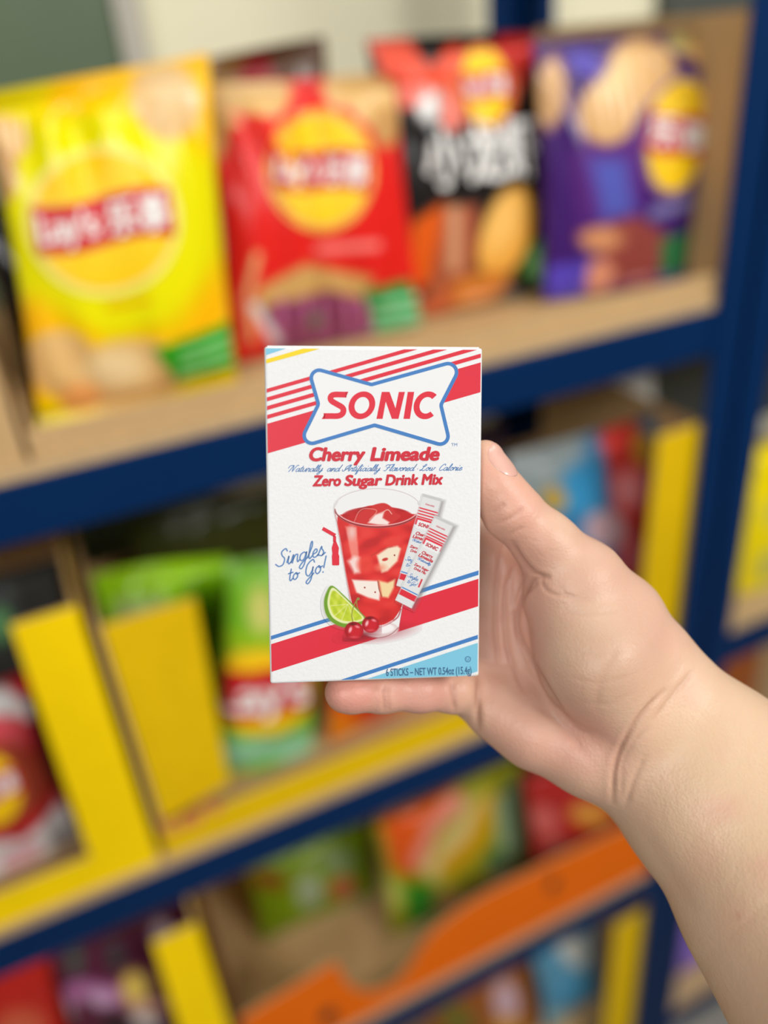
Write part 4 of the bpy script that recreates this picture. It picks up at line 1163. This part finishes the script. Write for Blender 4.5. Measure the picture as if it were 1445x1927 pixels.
def surface_nets(lo, hi, h):
    BS = 8
    n = (np.ceil((hi - lo) / (h * BS)).astype(int)) * BS
    Fg = np.full(n + 1, 0.05, np.float32)
    nb = n // BS
    bi = np.stack(np.meshgrid(*[np.arange(k) for k in nb], indexing='ij'), -1).reshape(-1, 3)
    cen = lo + (bi * BS + BS / 2) * h
    Fc_ = SDF(cen)
    act = np.abs(Fc_) < h * BS * 1.25
    for b, s in zip(bi[~act], Fc_[~act]):
        if s < 0:
            i, j, k = b * BS
            Fg[i:i + BS, j:j + BS, k:k + BS] = -0.05
    loc = np.stack(np.meshgrid(*[np.arange(BS + 1)] * 3, indexing='ij'), -1).reshape(-1, 3)
    idx = (bi[act][:, None, :] * BS + loc[None]).reshape(-1, 3)
    flat = np.unique(np.ravel_multi_index(idx.T, Fg.shape))
    ii = np.stack(np.unravel_index(flat, Fg.shape), 1)
    for s in range(0, len(ii), 400000):
        c = ii[s:s + 400000]
        Fg[c[:, 0], c[:, 1], c[:, 2]] = SDF(lo + c * h)
    ins = Fg < 0
    c8 = [(a, b, c) for a in (0, 1) for b in (0, 1) for c in (0, 1)]
    sl = lambda o: tuple(slice(o[a], o[a] + n[a]) for a in range(3))
    cnt = sum(ins[sl(o)].astype(np.int8) for o in c8)
    cells = np.argwhere((cnt > 0) & (cnt < 8))
    vid = -np.ones(n, np.int64); vid[cells[:, 0], cells[:, 1], cells[:, 2]] = np.arange(len(cells))
    acc = np.zeros((len(cells), 3)); num = np.zeros(len(cells))
    for o in c8:
        for ax in range(3):
            if o[ax]: continue
            o2 = list(o); o2[ax] = 1
            A = cells + o; B_ = cells + o2
            fa = Fg[A[:, 0], A[:, 1], A[:, 2]]; fb = Fg[B_[:, 0], B_[:, 1], B_[:, 2]]
            m = (fa < 0) != (fb < 0)
            t = np.where(m, fa / np.where(m, fa - fb, 1), 0)
            acc[m] += (A + t[:, None] * (B_ - A))[m]; num[m] += 1
    V = lo + acc / num[:, None] * h
    quads = []
    for ax in range(3):
        u, v_ = (ax + 1) % 3, (ax + 2) % 3
        o = [0, 0, 0]; o[ax] = 1
        s0 = [slice(0, n[a] + (0 if a == ax else 1)) for a in range(3)]
        s1 = list(s0); s1[ax] = slice(1, n[ax] + 1)
        f0, f1 = ins[tuple(s0)], ins[tuple(s1)]
        E_ = np.argwhere(f0 != f1)
        E_ = E_[(E_[:, u] > 0) & (E_[:, u] < n[u]) & (E_[:, v_] > 0) & (E_[:, v_] < n[v_])]
        flip = f0[E_[:, 0], E_[:, 1], E_[:, 2]]
        du = np.zeros(3, int); du[u] = 1; dv = np.zeros(3, int); dv[v_] = 1
        g = lambda c: vid[c[:, 0], c[:, 1], c[:, 2]]
        q = np.stack([g(E_ - du - dv), g(E_ - dv), g(E_), g(E_ - du)], 1)
        q[~flip] = q[~flip][:, ::-1]
        quads.append(q)
    return V, np.concatenate(quads)

allp = np.array([p for a, b, ra, rb, k in PR for p in (a - ra, a + ra, b - rb, b + rb)])
HV, HQ = surface_nets(allp.min(0) - 0.006, allp.max(0) + 0.006, 0.0012)
# one midpoint subdivision
E0 = np.concatenate([np.stack([HQ[:, i], HQ[:, (i + 1) % 4]], 1) for i in range(4)])
Es, inv = np.unique(np.sort(E0, 1), axis=0, return_inverse=True)
inv = inv.reshape(4, -1).T
nV, nE = len(HV), len(Es)
V2_ = np.concatenate([HV, HV[Es].mean(1), HV[HQ].mean(1)])
ci = nV + nE + np.arange(len(HQ)); ei = nV + inv
HQ2 = np.concatenate([np.stack([HQ[:, i], ei[:, i], ci, ei[:, (i + 3) % 4]], 1) for i in range(4)])
def gradn(P, e=0.0006):
    g = np.stack([SDF(P + d) - SDF(P - d) for d in np.eye(3) * e], 1) / (2 * e)
    return g
g = gradn(V2_); gl = np.linalg.norm(g, axis=1, keepdims=True) + 1e-9
HN = g / gl
for _ in range(2):
    V2_ = V2_ - np.clip(SDF(V2_), -0.001, 0.001)[:, None] * HN
# light smoothing of the projected points
for _ in range(2):
    acc = np.zeros_like(V2_); cn = np.zeros(len(V2_))
    for i in range(4):
        j = (i + 1) % 4
        np.add.at(acc, HQ2[:, i], V2_[HQ2[:, j]]); np.add.at(cn, HQ2[:, i], 1)
        np.add.at(acc, HQ2[:, j], V2_[HQ2[:, i]]); np.add.at(cn, HQ2[:, j], 1)
    V2_ = V2_ * 0.5 + 0.5 * acc / cn[:, None]

HP = np.stack([CX + F * V2_[:, 0] / V2_[:, 2], CY + F * V2_[:, 1] / V2_[:, 2]], 1)
facing = np.clip(-(HN * (V2_ / np.linalg.norm(V2_, axis=1, keepdims=True))).sum(1) * 3, 0, 1)
def pdist(P, poly):
    d = np.full(len(P), 1e9); tt = np.zeros(len(P)); L = 0
    seg = np.linalg.norm(np.diff(poly, axis=0), axis=1); tot = seg.sum()
    for a, b, s in zip(poly[:-1], poly[1:], seg):
        e = b - a; w_ = P - a; t = np.clip((w_ @ e) / (e @ e), 0, 1)
        q = np.sqrt(((w_ - t[:, None] * e) ** 2).sum(1)); m = q < d
        d = np.where(m, q, d); tt = np.where(m, (L + t * s) / tot, tt); L += s
    return d, tt
CREASE = [  # polyline, depth mm, width px
    ([(1030, 1086), (1006, 1090), (986, 1118), (975, 1155), (977, 1192), (998, 1237), (1033, 1298), (1066, 1350)], 0.8, 4),
    ([(1030, 1086), (1003, 1075), (980, 1048), (966, 1022)], 0.7, 4),
    ([(962, 1072), (950, 1120), (950, 1180), (960, 1240), (985, 1300)], 0.45, 4),
    ([(944, 1030), (935, 1100), (932, 1180), (938, 1250)], 0.4, 4),
    ([(1018, 1082), (1024, 1106), (1042, 1118), (1075, 1121)], 0.3, 3.5), ([(968, 1062), (962, 1100), (964, 1140)], 0.35, 3.5),
    ([(978, 1090), (972, 1120), (968, 1150), (974, 1205), (990, 1250)], 0.3, 3.5), ([(1068, 1352), (1090, 1372), (1112, 1380)], 0.3, 4),
    ([(985, 1118), (1000, 1108), (1012, 1096)], 0.4, 4),
    ([(1153, 1509), (1157, 1443), (1176, 1391), (1208, 1344), (1249, 1300)], 0.8, 5),
    ([(1169, 1500), (1171, 1440), (1188, 1402), (1215, 1372)], 0.3, 5),
    ([(1178, 1515), (1192, 1470), (1214, 1425)], 0.35, 5),
    ([(1305, 1262), (1262, 1312), (1232, 1352)], 0.35, 5),
    ([(1210, 1560), (1262, 1640), (1310, 1720)], 0.25, 14),
    ([(722, 1292), (724, 1338)], 0.6, 4), ([(730, 1292), (732, 1338)], 0.35, 4),
    ([(851, 1284), (855, 1336)], 0.7, 4), ([(902, 1270), (899, 1330), (900, 1372)], 0.9, 5),
    ([(936, 985), (965, 972), (985, 955)], 0.35, 4), ([(955, 1006), (985, 992)], 0.3, 4), ([(925, 965), (950, 948)], 0.3, 4),
    ([(1010, 1330), (1040, 1350), (1075, 1385), (1100, 1420)], 0.3, 8),
    ([(1160, 1220), (1130, 1290), (1120, 1330)], 0.2, 8),
    ([(1080, 1225), (1130, 1232), (1190, 1225)], 0.09, 5), ([(1070, 1275), (1130, 1285), (1190, 1270)], 0.09, 5), ([(1090, 1320), (1140, 1325), (1195, 1300)], 0.09, 5),
    ([(1060, 1150), (1110, 1158), (1160, 1150)], 0.15, 5), ([(1050, 1105), (1080, 1125), (1110, 1130)], 0.15, 5),
]
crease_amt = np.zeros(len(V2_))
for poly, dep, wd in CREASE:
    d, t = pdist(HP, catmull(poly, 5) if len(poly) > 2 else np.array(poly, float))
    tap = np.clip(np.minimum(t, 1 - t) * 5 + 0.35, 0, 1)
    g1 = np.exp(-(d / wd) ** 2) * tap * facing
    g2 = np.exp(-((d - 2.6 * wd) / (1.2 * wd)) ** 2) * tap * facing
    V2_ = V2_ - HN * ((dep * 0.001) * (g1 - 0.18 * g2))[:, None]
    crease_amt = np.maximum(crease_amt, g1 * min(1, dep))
# skin colours
pt = Paint(HP, (224, 184, 150))
pt.ell(1060, 1200, 260, 330, (222, 174, 146), soft=160)
pt.ell(1125, 1240, 80, 110, (214, 172, 142), soft=70, rot=-20)
pt.ell(960, 1150, 60, 200, (218, 160, 136), soft=60)
pt.ell(1085, 1385, 60, 46, (232, 164, 140), soft=60, op=.6)
pt.ell(1030, 1400, 90, 60, (230, 172, 146), soft=60, op=.7)
pt.ell(950, 930, 60, 110, (230, 172, 146), rot=-30, soft=60)
pt.ell(660, 1300, 70, 60, (226, 156, 136), soft=60)
pt.ell(790, 1300, 70, 60, (230, 168, 146), soft=50)
pt.ell(1400, 1500, 120, 220, (230, 192, 154), rot=-35, soft=120)
rs = np.random.RandomState(5)
for _ in range(60):
    pt.ell(rs.uniform(900, 1500), rs.uniform(950, 1900), rs.uniform(10, 40), rs.uniform(10, 40), (226, 166, 140) if rs.rand() < .6 else (236, 202, 168), soft=40, op=0.25)
pt.ell(1390, 1723, 6, 8, (206, 150, 124), soft=8, op=.4)
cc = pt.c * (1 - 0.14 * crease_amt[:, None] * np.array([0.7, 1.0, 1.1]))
SKIN = bpy.data.materials.new('skin'); SKIN.use_nodes = True
nt = SKIN.node_tree; b = nt.nodes['Principled BSDF']
at_ = nt.nodes.new('ShaderNodeAttribute'); at_.attribute_name = 'Col'
nt.links.new(at_.outputs['Color'], b.inputs['Base Color'])
b.inputs['Roughness'].default_value = 0.44; b.inputs['Specular IOR Level'].default_value = 0.35
b.inputs['Subsurface Weight'].default_value = 0.25; b.inputs['Subsurface Scale'].default_value = 0.003
b.inputs['Subsurface Radius'].default_value = (1.0, 0.4, 0.25)
tc = nt.nodes.new('ShaderNodeTexCoord')
n1 = nt.nodes.new('ShaderNodeTexVoronoi'); n1.inputs['Scale'].default_value = 900
n2 = nt.nodes.new('ShaderNodeTexNoise'); n2.inputs['Scale'].default_value = 260; n2.inputs['Detail'].default_value = 5
nt.links.new(tc.outputs['Object'], n1.inputs['Vector']); nt.links.new(tc.outputs['Object'], n2.inputs['Vector'])
ad = nt.nodes.new('ShaderNodeMath'); ad.operation = 'MULTIPLY_ADD'; ad.inputs[1].default_value = 0.5
nt.links.new(n1.outputs['Distance'], ad.inputs[0]); nt.links.new(n2.outputs[0], ad.inputs[2])
mpn = nt.nodes.new('ShaderNodeMapping'); mpn.inputs['Rotation'].default_value = (0.5, 0.1, 0.35); mpn.inputs['Scale'].default_value = (0.16, 0.6, 1.0)
n3 = nt.nodes.new('ShaderNodeTexNoise'); n3.inputs['Scale'].default_value = 520; n3.inputs['Detail'].default_value = 3; n3.inputs['Distortion'].default_value = 0.6
nt.links.new(tc.outputs['Object'], mpn.inputs['Vector']); nt.links.new(mpn.outputs[0], n3.inputs['Vector'])
ad2 = nt.nodes.new('ShaderNodeMath'); ad2.operation = 'MULTIPLY_ADD'; ad2.inputs[1].default_value = 0.7
nt.links.new(n3.outputs[0], ad2.inputs[0]); nt.links.new(ad.outputs[0], ad2.inputs[2]); ad = ad2
bp = nt.nodes.new('ShaderNodeBump'); bp.inputs['Strength'].default_value = 0.28; bp.inputs['Distance'].default_value = 0.0005
nt.links.new(ad.outputs[0], bp.inputs['Height']); nt.links.new(bp.outputs[0], b.inputs['Normal'])
person = mesh_obj('person', cam2world(V2_), HQ2.tolist(), SKIN, smooth=True, cols=lin(np.clip(cc, 0, 255)) * np.array([0.80, 0.83, 0.87]))
tag(person, 'bare right hand and forearm reaching in from the right, holding the small white carton', 'person')
# thumb nail, laid on the outer side of the thumb tip
na = nrm(Cc(908, 842, .3002) - Cc(926, 905, .3012))       # towards the tip
nn = nrm([0.74, -0.10, -0.66]); nn = nrm(nn - na * nn.dot(na)); nw = np.cross(na, nn)
nc_ = Cc(921, 871, .3008)
m1, m2 = 22, 26
s_, t_ = np.meshgrid(np.linspace(-1, 1, m1), np.linspace(-1, 1, m2))
hw, hl = 0.0058, 0.0068
rr_ = np.sqrt(np.clip(1 - np.abs(t_) ** 2.6, 0.02, 1))
base_n = nc_ + (s_ * hw * rr_)[..., None] * nw + (t_ * hl)[..., None] * na
# curve over the thumb: sample along circle so that the nail wraps
start = base_n + nn * 0.010
Pn = start.reshape(-1, 3).copy()
for _ in range(40):
    Pn -= nn * np.clip(SDF(Pn), -0.001, 0.004)[:, None] * 0.8
hgt = 0.00022 * np.clip(1.15 - (np.abs(s_) ** 3) - (np.abs(t_) ** 4) * 0.9, 0.0, 1).ravel() + 0.00004
top = Pn + nn * hgt[:, None]; bot = Pn - nn * 0.0004
fq = []
for j in range(m2 - 1):
    for i in range(m1 - 1):
        a = j * m1 + i
        fq.append((a, a + 1, a + m1 + 1, a + m1))
off = m1 * m2
fq += [tuple(off + i for i in q[::-1]) for q in fq]
rim = [i for i in range(m1)] + [j * m1 + m1 - 1 for j in range(1, m2)] + [(m2 - 1) * m1 + i for i in range(m1 - 2, -1, -1)] + [j * m1 for j in range(m2 - 2, 0, -1)]
for i in range(len(rim)):
    a, c = rim[i], rim[(i + 1) % len(rim)]
    fq.append((a, off + a, off + c, c))
NAIL = mat('thumb_nail', (208, 160, 144), rough=0.34, spec=0.5, coat=0.3)
nl = mesh_obj('thumb_nail', cam2world(np.concatenate([top, bot])), fq, NAIL, person, smooth=True)
bm = bmesh.new(); bm.from_mesh(nl.data); bmesh.ops.recalc_face_normals(bm, faces=bm.faces); bm.to_mesh(nl.data); bm.free()
nl['label'] = 'short glossy pale pink thumb nail'
